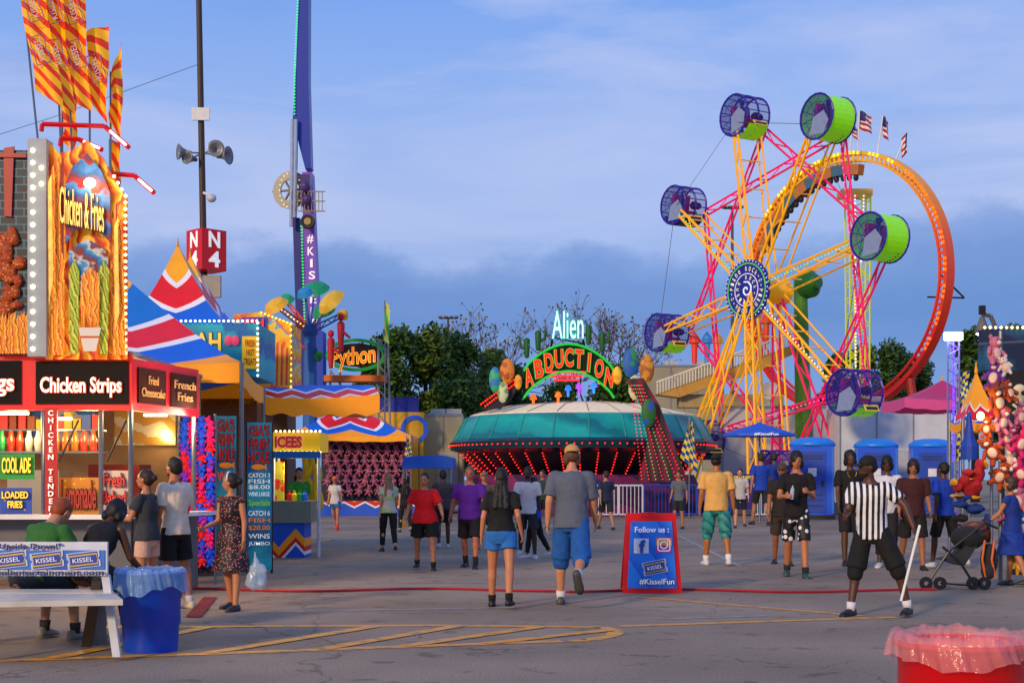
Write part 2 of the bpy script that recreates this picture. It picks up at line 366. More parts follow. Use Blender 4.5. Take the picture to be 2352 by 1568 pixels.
# ---------------------------------------------------------------- world, sun, camera
w=bpy.data.worlds.new('World');bpy.context.scene.world=w;w.use_nodes=True;nt=w.node_tree;bg=nt.nodes['Background']
sd=V((.5,.78,-.32)).normalized()
sk=N(nt,'ShaderNodeTexSky');sk.sky_type='NISHITA';sk.sun_disc=False;sk.sun_elevation=math.asin(-sd.z);sk.sun_rotation=math.atan2(-sd.x,-sd.y)
sc=N(nt,'ShaderNodeVectorMath',operation='SCALE');nt.links.new(sk.outputs[0],sc.inputs[0]);sc.inputs['Scale'].default_value=.09
tc=N(nt,'ShaderNodeTexCoord');sp=N(nt,'ShaderNodeSeparateXYZ');nt.links.new(tc.outputs['Generated'],sp.inputs[0]);z=sp.outputs[2]
def wn(scale,st,det=7,rough=.55,dist=0):
    mp=N(nt,'ShaderNodeMapping');mp.inputs['Scale'].default_value=st;nt.links.new(tc.outputs['Generated'],mp.inputs[0])
    no=N(nt,'ShaderNodeTexNoise');no.inputs['Scale'].default_value=scale;no.inputs['Detail'].default_value=det;no.inputs['Roughness'].default_value=rough;no.inputs['Distortion'].default_value=dist;nt.links.new(mp.outputs[0],no.inputs['Vector']);return no.outputs[0]
basec=ramp(nt,z,[(0,'8fabdc'),(.1,'7fa2dc'),(.19,'a2b6e6'),(.25,'90aee8'),(.33,'749fe8'),(.7,'5a8cdc')],False)
wis=ramp(nt,wn(3.0,(1,1,5),9,.58,.5),[(.42,(0,0,0,1)),(.66,(1,1,1,1))],False)
m1=N(nt,'ShaderNodeMix',data_type='RGBA');nt.links.new(mth(nt,'MULTIPLY',wis,.7),m1.inputs[0]);nt.links.new(basec,m1.inputs[6]);m1.inputs[7].default_value=lin('bac4ea')
dk=ramp(nt,wn(2.3,(1,1,7),8,.6,.3),[(.52,(0,0,0,1)),(.72,(1,1,1,1))],False)
m1b=N(nt,'ShaderNodeMix',data_type='RGBA');nt.links.new(mth(nt,'MULTIPLY',dk,.45),m1b.inputs[0]);nt.links.new(m1.outputs[2],m1b.inputs[6]);m1b.inputs[7].default_value=lin('6a8ed0')
pf=wn(9,(1,1,1.6),9,.6);lo=wn(2.2,(1,1,1.2),2)
edge=mth(nt,'ADD',z,mth(nt,'ADD',mth(nt,'MULTIPLY',mth(nt,'SUBTRACT',pf,.5),-.09),mth(nt,'MULTIPLY',mth(nt,'SUBTRACT',lo,.5),-.1)))
bank=ramp(nt,edge,[(.0,(1,1,1,1)),(.135,(1,1,1,1)),(.158,(.75,.75,.75,1)),(.172,(0,0,0,1))],False)
bcol=ramp(nt,mth(nt,'ADD',z,mth(nt,'MULTIPLY',wn(4,(1,1,3)),.09)),[(.03,'86a6dc'),(.1,'6890d0'),(.16,'527ec2'),(.22,'668cce')],False)
m2=N(nt,'ShaderNodeMix',data_type='RGBA');nt.links.new(mth(nt,'MULTIPLY',bank,.85),m2.inputs[0]);nt.links.new(m1b.outputs[2],m2.inputs[6]);nt.links.new(bcol,m2.inputs[7])
m3=N(nt,'ShaderNodeMix',data_type='RGBA');m3.inputs[0].default_value=.92;nt.links.new(sc.outputs[0],m3.inputs[6]);nt.links.new(m2.outputs[2],m3.inputs[7])
nt.links.new(m3.outputs[2],bg.inputs[0]);bg.inputs[1].default_value=1.12
L=bpy.data.lights.new('sun','SUN');L.energy=2.6;L.angle=R(7);L.color=(1,.70,.38);so=bpy.data.objects.new('sun',L);C.objects.link(so);so.rotation_euler=sd.to_track_quat('-Z','Y').to_euler()
cam=bpy.data.cameras.new('camera');co=bpy.data.objects.new('camera',cam);C.objects.link(co);co.location=(0,0,CH);co.rotation_euler=(R(90),0,0)
cam.lens=50;cam.sensor_width=36;cam.shift_y=(HZ-784)/2352;cam.clip_end=5000;bpy.context.scene.camera=co
vs=bpy.context.scene.view_settings;vs.view_transform='Standard';vs.look='None';vs.exposure=0
# ---------------------------------------------------------------- common materials
RED=mt('cc0810',.4,e=.14);WHT=mt('d9dadc',.5);BLK=mt('0c0c0f',.6);STEEL=mt('7d8288',.3,m=.8)  # RED has added glow to brighten fascia and bracket arms, which are no lamps
WARM=mt('ffd080',.5,e=5);REDL=mt('ff2010',.5,e=2.2);GRNL=mt('20e050',.5,e=1.3);YELL=mt('ffc62a',.5,e=2.2);PNKL=mt('ff3aa0',.5,e=2)
WTX=mt('f4f4f4',.5,e=.15)
def ticket(c,w,h,parent,ang=.2,rt=(1,0,0)):
    rt=V(rt);up=V((0,0,1));r=rt*cos(ang)+up*sin(ang);u=-rt*sin(ang)+up*cos(ang);n=r.cross(u)
    pl=[(-.5,-.5),(-.5,-.15),(-.44,0),(-.5,.15),(-.5,.5),(.5,.5),(.5,.15),(.44,0),(.5,-.15),(.5,-.5)]
    for i,(m_,q,nm) in enumerate(((mt('c8d4ee',.5),1,'ticket_emblem'),(mt('1b3fa8',.5),.88,'ticket_border'),(mt('d8b83a',.5),.5,'ticket_stripe'))):
        b=MB();c_=V(c)+n*.004*(i+1);hh=h*(q if i<2 else .7);ww=w*(q if i<2 else .86)
        b.prism([c_+r*ww*x+u*hh*y for x,y in pl],-n*.003);b.build(nm,m_,parent)
    b=MB();c_=V(c)+n*.016;b.prism([c_+r*w*.8*x+u*h*.5*y for x,y in((-.5,-.5),(-.5,.5),(.5,.5),(.5,-.5))],-n*.003);b.build('ticket_panel',mt('1b3fa8',.5),parent)
    txt('KISSEL',V(c)+n*.022,w*.62,h*.28,WTX,parent,rt=r,up=u,ext=.003,off=.0)
# ---------------------------------------------------------------- fried chicken stand
st=thing('food_stand','red trimmed fried chicken stand with lit murals on its roof','food stand',(-5.5,18,0))
Y0=17.2
b=MB();b.rect(-200,812,302,942,Y0,.08);b.build('fascia',RED,st)
A_=V((-4.6,17.28,0));B_=V((-4.2,19.05,0))
def sidez(py): return CH+(HZ-py)/(F/Y0)
dv=(B_-A_).normalized();nv=V((dv.y,-dv.x,0))
def side(t0,t1,z0,z1,off=0,th=.04):
    a=A_+dv*t0+nv*off;c=A_+dv*t1+nv*off
    return [a+V((0,0,z0)),c+V((0,0,z0)),c+V((0,0,z1)),a+V((0,0,z1))],-nv*th
def fsc(b,x0,x1,y0,y1): b.rect(x0,y0,x1,y1,Y0-.022,.02)
zt,zb=sidez(822),sidez(942)
b=MB();b.prism(*side(0,1.82,zb,zt));b.build('fascia',RED,st)
PB=mt('0a0404',.95)
b=MB();fsc(b,-150,48,828,928);b.build('sign_panel',PB,st);b=MB();fsc(b,82,294,830,928);b.build('sign_panel',PB,st)
for a0,a1 in((.1,.83),(.98,1.72)): b=MB();b.prism(*side(a0,a1,zb+.1,zt-.1,.02,.02));b.build('sign_panel',mt('3a0c08',.95,e=.05),st)
ptxt('Chicken Strips',94,866,280,912,Y0-.03,mt('fff3e0',.5,e=.7),st,off=.015,outline=mt('c8401c',.5,e=.5))
ptxt('ngs',-30,870,34,910,Y0-.03,mt('fff3e0',.5,e=.7),st,off=.015,outline=mt('c8401c',.5,e=.5))
c1=A_+dv*.46+nv*.035;c2=A_+dv*1.35+nv*.035
txt('Fried\nCheesecake',(c1.x,c1.y,(zt+zb)/2),.62,.26,mt('e0a860',.5,e=.2),st,rt=dv,off=.0)
txt('French\nFries',(c2.x,c2.y,(zt+zb)/2),.62,.26,mt('e0a860',.5,e=.2),st,rt=dv,off=.0)
b=MB();b.box((-7.4,19.2,2.97),(5.6,3.9,.06));b.build('roof',mt('9a9a98',.5),st)
b=MB();b.box((-7.4,21.0,1.5),(5.6,.06,2.95));b.build('back_wall',mt('8a6a40',.5,v=.4,s=3),st)
b=MB();b.rect(-200,1188,300,1330,Y0,.06);a,c=side(0,1.8,.0,1.0);b.prism(a,c);b.build('lower_wall',mt('6d6c70',.35,m=.4),st)
b=MB();b.box((-7.4,17.05,1.0),(5.7,.45,.05));a,c=side(-.1,1.8,.98,1.03,.3,.3);b.prism(a,c);b.build('counter',WHT,st)
for q0,q1 in[(P(x,942,Y0+.05),P(x,1190,Y0+.05)) for x in(100,232,300)]+[(V((-4.25,19,0)),V((-4.25,19,2.9)))]: MB().cyl(q0,q1,.03).build('post',STEEL,st)
b=MB();b.rect(103,938,131,1196,Y0-.04,.03);b.build('vertical_sign',mt('9c0810',.4,e=.08),st)
ptxt('C\nH\nI\nC\nK\nE\nN\n \nT\nE\nN\nD\nE\nR\nS',111,942,124,1190,Y0-.05,WTX,st)
for x0,x1,y0,y1,h,t,th in ((0,78,1042,1100,'1d8f3a','COOL ADE','ffe14a'),(0,72,1120,1180,'1746a6','LOADED\nFRIES','ffd23a'),(232,296,1080,1170,'b9a39d','Fresh\nBaked','b02020'),(136,228,1096,1182,'b07014','Lemonade','8a1c10')):
    b=MB();b.rect(x0,y0,x1,y1,Y0+.15,.02);b.build('menu_board',spots(h,'e8b020',12,.14,e=.1),st);ptxt(t,x0+6,y0+8,x1-6,y1-14,Y0+.13,mt(th,.5,e=.4),st,outline=mt('2a1010'))
b=MB();b.rect(-20,1036,230,1040,Y0+.9,.35);b.build('shelf',STEEL,st);b=MB();b.rect(-20,985,230,989,Y0+1.6,.3);b.build('shelf',STEEL,st)
for i in range(11):
    x=4+i*21;b=MB();p=P(x,1036,Y0+1.05);b.rev(p,(0,0,1),[(0,.045),(.16,.05),(.2,.03),(.26,.025)],10);b.build('jar',mt(random.choice(['c8301c','d1a21a','2a8a4a','b8b2a0','b0601a','6a2a8a']),.2,e=.05),st,smooth=True)
    b=MB();p=P(x+8,985,Y0+1.75);hh=random.uniform(.12,.24);b.box(p+V((0,0,hh/2)),(random.uniform(.08,.14),.13,hh));b.build('package',mt(random.choice(['b8302c','c4a31a','2f56a8','afa690','7a3a1c']),.5),st)
for i in range(4):
    b=MB();b.box((-9+i*1.2,20.94,2.2),(.9,.04,.5));b.build('menu_picture',band([(0,['c8a030','b8402a','3a7ab0','b8a880'][i]),(.5,['982a1c','d0b050','d0c8b0','a87a2a'][i])],(1,0,3),1.2,4,e=.15),st)
for i in range(3):
    b=MB();b.box((-7.6+i*1.1,19.6,1.25),(.7,.6,.5+.15*i));b.build('machine',mt(['8a8c90','a09a90','6a2020'][i],.3,m=.5),st)
for x in(150,260): MB().cyl(P(x+30,965,Y0-.2),P(x-15,1060,Y0-.2),.012).build('gas_strut',BLK,st)
for q in((-20,945,60,951,.4),(105,958,160,964,.4),(330,950,380,955,.9)): b=MB();b.rect(*q[:4],Y0+q[4],.1);b.build('strip_lamp',mt('fff0c8',.5,e=9),st)
glow(P(40,980,Y0+.8),38,(1,.68,.3),st);glow(P(210,980,Y0+.8),36,(1,.66,.28),st);glow(V((-4.9,18.6,2.1)),22,(1,.66,.3),st);glow(P(150,1000,Y0-.9),45,(1,.62,.28),st);glow(V((-3.9,17.6,2.3)),35,(1,.62,.28),st)
# mural
flame=band([(0,'b82a06'),(.25,'e86a0a'),(.5,'f0a010'),(.7,'f8c83a'),(.82,'d8540a'),(.95,'a82a08')],(6,0,.6),2.8,3.6,const=False,e=.2)
b=MB();b.poly([(105,320),(135,352),(165,345),(200,322),(235,362),(262,410),(290,455),(290,825),(105,825)],Y0-.1,.06);b.build('mural',flame,st)
fries=band([(0,'f0a018'),(.35,'d8640a'),(.6,'f8c038'),(.85,'b04408')],(14,0,1.5),1.8,9,e=.2,const=False)
for i in range(24):
    x=107+i*2.7 if i<14 else 250+(i-14)*3.7;yt=random.uniform(345,440) if i<14 else random.uniform(462,560)
    w2=random.uniform(2.5,5);sw=random.uniform(-7,7)
    MB().prism([P(x+sw,yt,Y0-.12-.003*i),P(x+w2+sw,yt-12,Y0-.12-.003*i),P(x+w2+2,815,Y0-.12-.003*i),P(x,815,Y0-.12-.003*i)],(0,.002,0)).build('painted_fry',fries,st)
b=MB();b.poly([(150,560),(150,420),(165,385),(200,352),(232,392),(252,440),(255,560),(228,530),(200,520),(170,530)],Y0-.22,.02);b.build('sign_arch',band([(0,'6a1418'),(.4,'1c4c8e'),(.7,'3a7ac0'),(.85,'8c1a18')],(1,0,3.2),1.2,6,const=False,e=.12),st)
txt('Chicken & Fries',(P(203,0,Y0).x,Y0-.25,P(0,490,Y0).z),.54,.44,mt('f6ce6a',.5,e=.5),st,up=(.0,0,1),rt=(1,0,-.22),off=.0,outline=mt('54180f',.5))
b=MB();b.poly([(158,575),(200,548),(248,575),(248,690),(158,690)],Y0-.21,.01);b.build('painted_basket',band([(0,'18468a'),(.4,'2f85bc'),(.6,'b8c0c0'),(.8,'7c1c14')],(3,0,3.4),1.6,9,e=.12,const=False),st)
for x in(170,238):
    b=MB();b.poly([(x-12,622),(x,596),(x+12,622),(x+9,812),(x-9,812)],Y0-.24,.02);b.build('painted_cup',band([(0,'b8c82a'),(.4,'6f8e1a'),(.7,'e0d850'),(.85,'4a6a10')],(12,0,4),1.2,9,e=.15,const=False),st)
for i in range(9): MB().poly([(184+i*4.6,700),(186+i*5,632-14*sin(i*.4)),(190+i*5,630-14*sin(i*.4)),(189+i*4.6,766)],Y0-.25-.004*i,.003).build('painted_fry',fries,st)
b=MB();b.poly([(180,752),(232,752),(220,806),(192,806)],Y0-.3,.01);b.build('painted_dish',band([(0,'d9d4cc'),(.5,'c84a1a'),(.6,'d9d4cc')],(0,0,4)),st)
for pts_,h in(([(110,420),(118,400),(122,640),(112,700)],'f8d060'),([(262,520),(270,500),(274,720),(264,760)],'f8d060'),([(138,380),(146,360),(146,600),(140,560)],'7a1408')): MB().poly(pts_,Y0-.23,.005).build('painted_highlight',mt(h,e=.12,v=.5,s=12),st)
bulbs('bulb',[P(288,465+i*15,Y0-.16) for i in range(24)]+line(P(262,405,Y0-.16),P(288,450,Y0-.16),4),.022,WARM,st)
b=MB();b.ell(P(206,420,Y0-.3),(.07,.05,.06));b.build('flood_lamp',mt('ffe6a0',e=22),st);glow(P(206,415,Y0-.6),16,(1,.8,.45),st)
b=MB();b.rect(63,318,106,818,Y0-.2,.25);b.build('light_panel',mt('8f98a4',.35),st)
bulbs('bulb',[P(75,345+i*28.5,Y0-.22) for i in range(17)]+[P(95,385+i*37,Y0-.22) for i in range(2)],.03,mt('fff1c0',e=4),st)
M,nt,bb=base('brick_mural');tc=N(nt,'ShaderNodeTexCoord');mp=N(nt,'ShaderNodeMapping');mp.inputs['Rotation'].default_value=(R(90),0,0);nt.links.new(tc.outputs['Object'],mp.inputs[0])
br=N(nt,'ShaderNodeTexBrick');br.inputs['Scale'].default_value=2.6;br.inputs['Color1'].default_value=lin('0a161e');br.inputs['Color2'].default_value=lin('163040');br.inputs['Mortar'].default_value=lin('5f98ac');br.inputs['Mortar Size'].default_value=.01;nt.links.new(mp.outputs[0],br.inputs['Vector']);nt.links.new(br.outputs[0],bb.inputs['Base Color'])
b=MB();b.rect(-120,345,64,815,Y0-.05,.06);b.build('brick_mural',M,st)
MB().poly([(8,340),(32,336),(26,498),(10,496)],Y0-.08,.03).build('red_beam',mt('a8100c',.4),st);MB().poly([(-30,352),(60,352),(60,362),(-30,360)],Y0-.1,.03).build('red_beam',mt('a8100c',.4),st)
b=MB()
for i in range(110): b.ell(P(4+random.uniform(-80,42),620+random.uniform(-88,95),Y0-.07),(random.uniform(.04,.085),.06,random.uniform(.04,.085)),8)
remesh(b.build('painted_chicken',spots('9a3c10','f0a03c',26,.3,'d0701c',e=.15),st,smooth=True),.01,.03,1)
for i in range(12):
    x=-20+i*7;MB().prism([P(x,720+random.uniform(0,30),Y0-.14-.004*i),P(x+6,716,Y0-.14-.004*i),P(x+9,812,Y0-.14-.004*i),P(x+3,812,Y0-.14-.004*i)],(0,.003,0)).build('painted_fry',fries,st)
for i,q in enumerate(([(95,302),(97,285),(240,290),(297,340)],[(138,336),(140,318),(180,320),(236,345)],[(243,412),(246,398),(308,403),(355,444)])):
    t=thing('lamp_arm',['red bracket with white strip lamp sticking out, top of the three','short red bracket lamp below the flags, middle of the three','lowest red bracket with strip lamp beside the mural corner'][i],'lamp',P(q[0][0],q[0][1],17.4),0)
    MB().tube([P(x,y,17.4) for x,y in q],.03,4).build('arm',RED,t)
    a=P(*q[2],17.4).lerp(P(*q[3],17.4),.25);c=P(*q[3],17.4).lerp(P(*q[2],17.4),.1);MB().cyl(a-V((0,.04,0)),c-V((0,.04,0)),.014).build('strip_light',mt('ffd9c0',e=6),t)
def FMk(n): return band([(0,'f8b408'),(.56,'e0340c')],(.1*n,n*.85,0),.32,2.6,'UV',e=.18)
fl=[[(40,-60),(96,-60),(146,250),(80,205)],[(92,-60),(140,-60),(168,262),(122,225)],[(138,-60),(192,-60),(208,255),(162,235)],[(198,72),(250,58),(246,285),(204,230)],[(256,165),(279,92),(281,330),(253,275)],[(142,225),(176,238),(174,352),(146,325)],[(254,320),(276,330),(274,440),(252,405)]]
pos=['leftmost','second from the left','third from the left','fourth from the left with its top in view','rightmost and narrow','short lower one below the left group','lowest one hanging beside the mural']
LAV=mt('8a78a0',.6)
for i,q in enumerate(fl):
    Y=17.9+.12*i;t=thing('feather_flag','orange and yellow striped feather flag, '+pos[i],'flag',P(q[3][0],330,Y),0,'striped feather flags on the food stand')
    a,bq,c,d=[P(x,y,Y) for x,y in q]
    sheet('cloth',lambda u,v:(d.lerp(c,u)).lerp(a.lerp(bq,u),v)+V((.012*sin(v*9+i),.045*sin(u*6+v*6+i),0)),10,36,FMk(9 if i<3 else 6 if i<5 else 3),t)
    px=[97,143,168,206,254,143,252][i];MB().cyl(P(px,min(q[3][1]+230,420),Y+.08),P(px+(-50 if i==0 else -20 if i<3 else 0),q[0][1],Y+.08),.014).build('pole',STEEL,t)
    if i<4:
        for vv in((.38,.72) if i<3 else (.5,)):
            cc=(d.lerp(c,.5)).lerp(a.lerp(bq,.5),vv)-V((0,.07,0));an=.3;r_=V((cos(an),0,sin(an)));u_=V((-sin(an),0,cos(an)))
            MB().tube([cc+r_*(.09*x)+u_*(.18*y) for x,y in((-1,-1),(-1,-.3),(-.8,0),(-1,.3),(-1,1),(1,1),(1,.3),(.8,0),(1,-.3),(1,-1),(-1,-1))],.006,4).build('emblem_outline',LAV,t)
            txt('KISSEL',cc-V((0,.01,0)),.28,.08,mt('c8c0c8',.6),t,rt=u_,up=-r_,ext=.004,off=.0)
# ---------------------------------------------------------------- tents
def tentm(n,amp=.35,cols=None,e=.06):
    return band(cols or [(0,'f8a00a'),(.1,'0c60d8'),(.27,'e8e8f0'),(.31,'e00c18'),(.47,'e8e8f0'),(.51,'1070c8'),(.8,'f8aa0a')],(0,1,0),0,1,'UV',r=.45,e=e,zig=amp,zf=n,fr=False)
def tent(label,apex,cor,mat,val='f8a00a',vh=.3,sw=1.6,legs=True,group=None,name='canopy_tent'):
    cen=sum(cor,V((0,0,0)))/len(cor);t=thing(name,label,'tent',(cen.x,cen.y,0),0,group)
    ap=V(apex);n=len(cor)
    for i in range(n):
        a,c=cor[i],cor[(i+1)%n]
        def f(u,v):
            e=a.lerp(c,u);p=e.lerp(ap,v);p.z=e.z+(ap.z-e.z)*v**sw;p.z-=.08*sin(pi*u)*(1-v);return p
        sheet('roof_panel',f,16,14,mat,t)
        def g(u,v):
            e=a.lerp(c,u);e.z-=.08*sin(pi*u)+v*vh+.03*abs(sin(u*14))*v;return e
        sheet('valance',g,20,2,mt(val,.6,e=.08),t)
    if legs:
        for q in cor: MB().cyl((q.x,q.y,0),q,.035).build('leg',STEEL,t)
    MB().cyl(ap-V((0,0,.05)),ap+V((0,0,.18)),.04,.005).build('finial',mt('e8a010'),t)
    return t
z1=3.2
t1=tent('big striped canopy tent directly behind the fried chicken stand',(-6.9,24.3,5.15),[V((-9.8,21.3,z1)),V((-4.05,21.3,z1)),V((-4.75,27.2,z1)),V((-9.8,27.2,z1))],tentm(2,.22),vh=.28,sw=1.15)
def sqt(cx,Y,hw,z): x=(cx-CX)/(F/Y);return [V((x-hw,Y-hw,z)),V((x+hw,Y-hw,z)),V((x+hw,Y+hw,z)),V((x-hw,Y+hw,z))]
pc=[(0,'0c60d8'),(.48,'e8e8f0'),(.53,'e00c18'),(.74,'e8e8f0'),(.79,'f8aa0a')]
tent('tall striped tent with yellow peak beside the light pole',P(408,562,34),sqt(432,34,1.35,4.85),tentm(1,.25,pc),sw=1.4,val='1a8ac4',vh=.15)
tent('second yellow peaked tent just behind the tall striped one',P(437,585,38),sqt(458,38,1.2,5.3),tentm(1,.25,pc),sw=1.5,vh=.15)
aw=thing('awning','yellow sloping awning with blue and red top above the drinks stand','awning',P(735,gy(29),29))
e0=P(606,912,28);e1=P(872,905,28);t0=P(604,884,30.5);t1_=P(858,884,30.5)
sheet('cover',lambda u,v:e0.lerp(e1,u).lerp(t0.lerp(t1_,u),v)+V((0,0,-.05*sin(pi*u)*(1-v))),24,8,band([(0,'f8a00a'),(.12,'e8e8f0'),(.2,'e00c18'),(.5,'e8e8f0'),(.6,'0c60d8')],(0,.8,0),0,1,'UV',zig=.5,zf=4,fr=False,e=.08),aw)
sheet('valance',lambda u,v:e0.lerp(e1,u)+V((0,-.01,.0-.05*sin(pi*u)-v*(.32+.06*u)-.03*sin(u*30)*v)),30,3,mt('f89c0a',.6,e=.1),aw)
for q in(e0,t0): MB().cyl((q.x,q.y,0),q,.03).build('leg',STEEL,aw)
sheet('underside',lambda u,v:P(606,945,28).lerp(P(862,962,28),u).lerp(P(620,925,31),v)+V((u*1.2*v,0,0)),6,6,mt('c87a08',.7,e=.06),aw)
t4=tent('low striped canopy tent over the wall of hanging prizes',P(800,925,57.5),[P(672,992,55.5),P(945,1000,55.5),V((P(945,1000,55.5).x,60,3.2)),V((P(672,992,55.5).x,60,3.3))],tentm(2,.5,[(0,'f8a00a'),(.22,'0c60d8'),(.42,'e8e8f0'),(.48,'e00c18'),(.72,'e8e8f0'),(.78,'0c60d8')]),sw=1.1,vh=.2)
pw=thing('prize_booth','prize game booth with zigzag blue skirt under the low striped tent','game booth',P(840,gy(56.2),56.2))
b=MB();b.rect(738,1000,940,1186,56.8,.1);b.build('back_panel',mt('1a1430'),pw)
b=MB();b.rect(700,1150,958,1187,55.9,.1);b.build('skirt',band([(0,'1050c0'),(.55,'1050c0'),(.62,'e0e0e0'),(.7,'d01020'),(.9,'f0980a')],(0,0,1.2),0,1,zig=.5,zf=1.2,fr=True,e=.05),pw)
def plush_mesh(name,mat,r,par=None):
    b=MB();b.ell((0,0,0),(r*.62,r*.5,r*.7),10);b.ell((0,-r*.1,r*.95),(r*.55,r*.48,r*.5),10)
    for s in(-1,1):
        b.ell((s*r*.42,0,r*1.38),(r*.2,r*.12,r*.22),8);b.caps((s*r*.5,-.05*r,r*.4),(s*r*.85,-r*.35,-r*.05),r*.2,r*.17,8);b.caps((s*r*.3,-.1*r,-r*.5),(s*r*.5,-r*.45,-r*.85),r*.24,r*.2,8)
    return b.build(name,mat,par,True,True)
stp=band([(0,'8a2030'),(.25,'b890a0'),(.45,'2a1a7a'),(.7,'b84a50')],(0,0,9),.2,4)
p0=None
for r_ in range(6):
    for c_ in range(9):
        p=P(752+c_*21.5+(r_%2)*8,1013+r_*23,56.5)
        if p0 is None: o=p0=plush_mesh('plush_toy',stp,.19)
        else: o=p0.copy();C.objects.link(o)
        o.location=p;o.rotation_euler=(0,random.uniform(-.4,.4),random.uniform(-.5,.5));tag(o,'striped plush toy hanging on the prize wall under the low striped tent','plush toy','striped plush toys on the prize wall')
RY=19.6
rk=thing('prize_rack','tall prize rack packed with red, pink and blue plush toys','rack',P(452,gy(19.7),19.7))
b=MB();b.rect(412,958,493,1322,RY+.2,.05);b.build('panel',mt('1a1430'),rk)
for x in(411,494): MB().cyl(P(x,950,RY+.1),P(x,gy(RY+.1),RY+.1),.02).build('upright',STEEL,rk)
cols=[('d81068','pink'),('d81420','red'),('1850e0','blue'),('7028c0','purple')];pm={}
for r_ in range(17):
    for c_ in range(4):
        h,nm=cols[(r_+c_*2+random.choice((0,0,1)))%4 if r_>2 else 0 if c_%2 else 2]
        if nm not in pm: o=pm[nm]=plush_mesh('plush_toy',mt(h,.9,v=.3,s=20,e=.08),.078)
        else: o=pm[nm].copy();C.objects.link(o)
        o.location=P(424+c_*19.5,975+r_*19.6,RY);o.rotation_euler=(0,random.uniform(-.5,.5),random.uniform(-.6,.6));tag(o,nm+' plush toy hanging on the tall rack beside the fishing game banners','plush toy',nm+' plush toys on the tall rack')
yp=None;yb=thing('hanging_board','dark board of hanging yellow plush toys behind the chicken stand','board',P(360,gy(21.5),21.5))
b=MB();b.rect(302,945,416,1300,21.9,.05);b.build('panel',mt('4a2a12',e=.03),yb)
for r_ in range(5):
    for c_ in range(6):
        if yp is None: o=yp=plush_mesh('plush_toy',mt('c88a14',.9,v=.35,s=18,e=.08),.085)
        else: o=yp.copy();C.objects.link(o)
        o.location=P(312+c_*19,962+r_*22,21.7);o.rotation_euler=(0,random.uniform(-.4,.4),random.uniform(-.5,.5));tag(o,'yellow plush toy hanging in rows behind the chicken stand','plush toy','yellow plush toys in rows')
glow(P(380,1000,20.9),22,(1,.7,.35),yb);glow(P(455,960,RY-.9),22,(1,.7,.5),rk)
def banner(x0,y0,x1,y1,Y,h,rows,lab,tilt=0):
    t=thing('banner_sign',lab,'sign',P((x0+x1)/2,gy(Y),Y));b=MB();b.rect(x0,y0,x1,y1,Y,.03);b.build('panel',band([(0,h),(.5,'20a0b8'),(.8,'14608c')],(0,0,.9),.7,4,const=False,e=.14),t)  # slight glow put into panel and letter colours; the banner is no lamp
    for x in(x0,x1): MB().cyl(P(x,y0,Y+.02),P(x,gy(Y),Y+.02),.02).build('frame_post',BLK,t)
    for s,a,c,hc in rows: ptxt(s,x0+4,a,x1-4,c,Y-.004,mt(hc,.5,e=.2),t,off=.01,**({'outline':mt('1a0c10')} if hc=='c01420' else {}))
    return t
b1=banner(495,955,543,1310,21.6,'1a88b0',[("GIA'S",962,990,'c01420'),("FISHIN'",995,1023,'c01420'),('HOLE',1029,1058,'c01420'),('WIN',1082,1106,'e8571c'),('CATCH\nFISH',1150,1200,'f0e8e0')],'narrower teal fishing game banner, the left of the pair')
b2=banner(567,970,624,1308,22,'1a6ca0',[("GIA'S",976,1001,'c01420'),("FISHIN'",1006,1031,'c01420'),('HOLE',1036,1063,'c01420'),('CATCH 3',1086,1096,'ffffff'),('FISH',1100,1110,'ffffff'),('$8.00',1113,1124,'ffffff'),('WINS LARGE',1129,1139,'ffffff'),('Specials',1147,1165,'8fe03a'),('CATCH 6',1172,1184,'ffffff'),('FISH',1189,1199,'ff8a3a'),('$20.00',1206,1218,'ff8a3a'),('WINS',1225,1236,'ffffff'),('JUMBO',1243,1254,'ffffff')],'wider blue fishing game banner, the right of the pair')
for t,x,y,Y in((b1,518,1068,21.6),(b2,592,1072,22)):
    b=MB();b.ell(P(x,y,Y-.02),(.1,.02,.045));b.prism([P(x+12,y,Y-.02),P(x+20,y-8,Y-.02),P(x+20,y+8,Y-.02)],(0,.01,0));b.build('painted_fish',mt('f08a1c',e=.2),t)
tb=thing('snack_booth','teal snack booth with bulb lit upper sign below the yellow peaked tent','food stand',P(500,gy(27),27))
a=P(400,742,27);c=P(592,865,27);b=MB();b.box(((a.x+c.x)/2,28,(a.z+c.z)/2),(c.x-a.x,2,a.z-c.z));b.build('upper_sign',band([(0,'0a8098'),(.6,'12a8b8'),(.8,'0a64a0')],(.8,0,1.2),.9,4,const=False,e=.1),tb)
b=MB();b.box(((a.x+c.x)/2,28.1,1.5),(c.x-a.x-.1,1.8,2.98));b.build('wall',mt('7a5230'),tb)
ptxt('AH',448,764,508,806,27,mt('f0c64a',e=.4),tb,off=.03,outline=mt('1b2a6a'))
for x in(525,540): b=MB();b.ell(P(x,782,26.96),(.08,.03,.1));b.build('painted_fish',mt('e84a6a',e=.3),tb)
bulbs('bulb',line(P(405,737,26.9),P(590,737,26.9),18)+line(P(592,742,26.9),P(592,862,26.9),11),.026,mt('dff6ff',e=2.5),tb)
b=MB();b.rect(556,772,594,846,26.9,.06);b.build('yellow_panel',mt('e8b808',e=.3),tb);ptxt('FRESH\nHOT\nTREATS',560,780,590,838,26.88,mt('b8500c'),tb)
ft=thing('food_truck','yellow and blue fries stand with slanted roof sign left of the tower','food stand',P(610,gy(30),30))
b=MB();b.poly([(536,722),(600,716),(668,742),(668,892),(536,892)],30,1.5);b.build('sign_box',band([(0,'e8a810'),(.3,'f0c83a'),(.48,'1898c8'),(.62,'e04a10'),(.85,'f09a14')],(1.6,0,1.9),2.4,4,const=False,e=.1),ft)
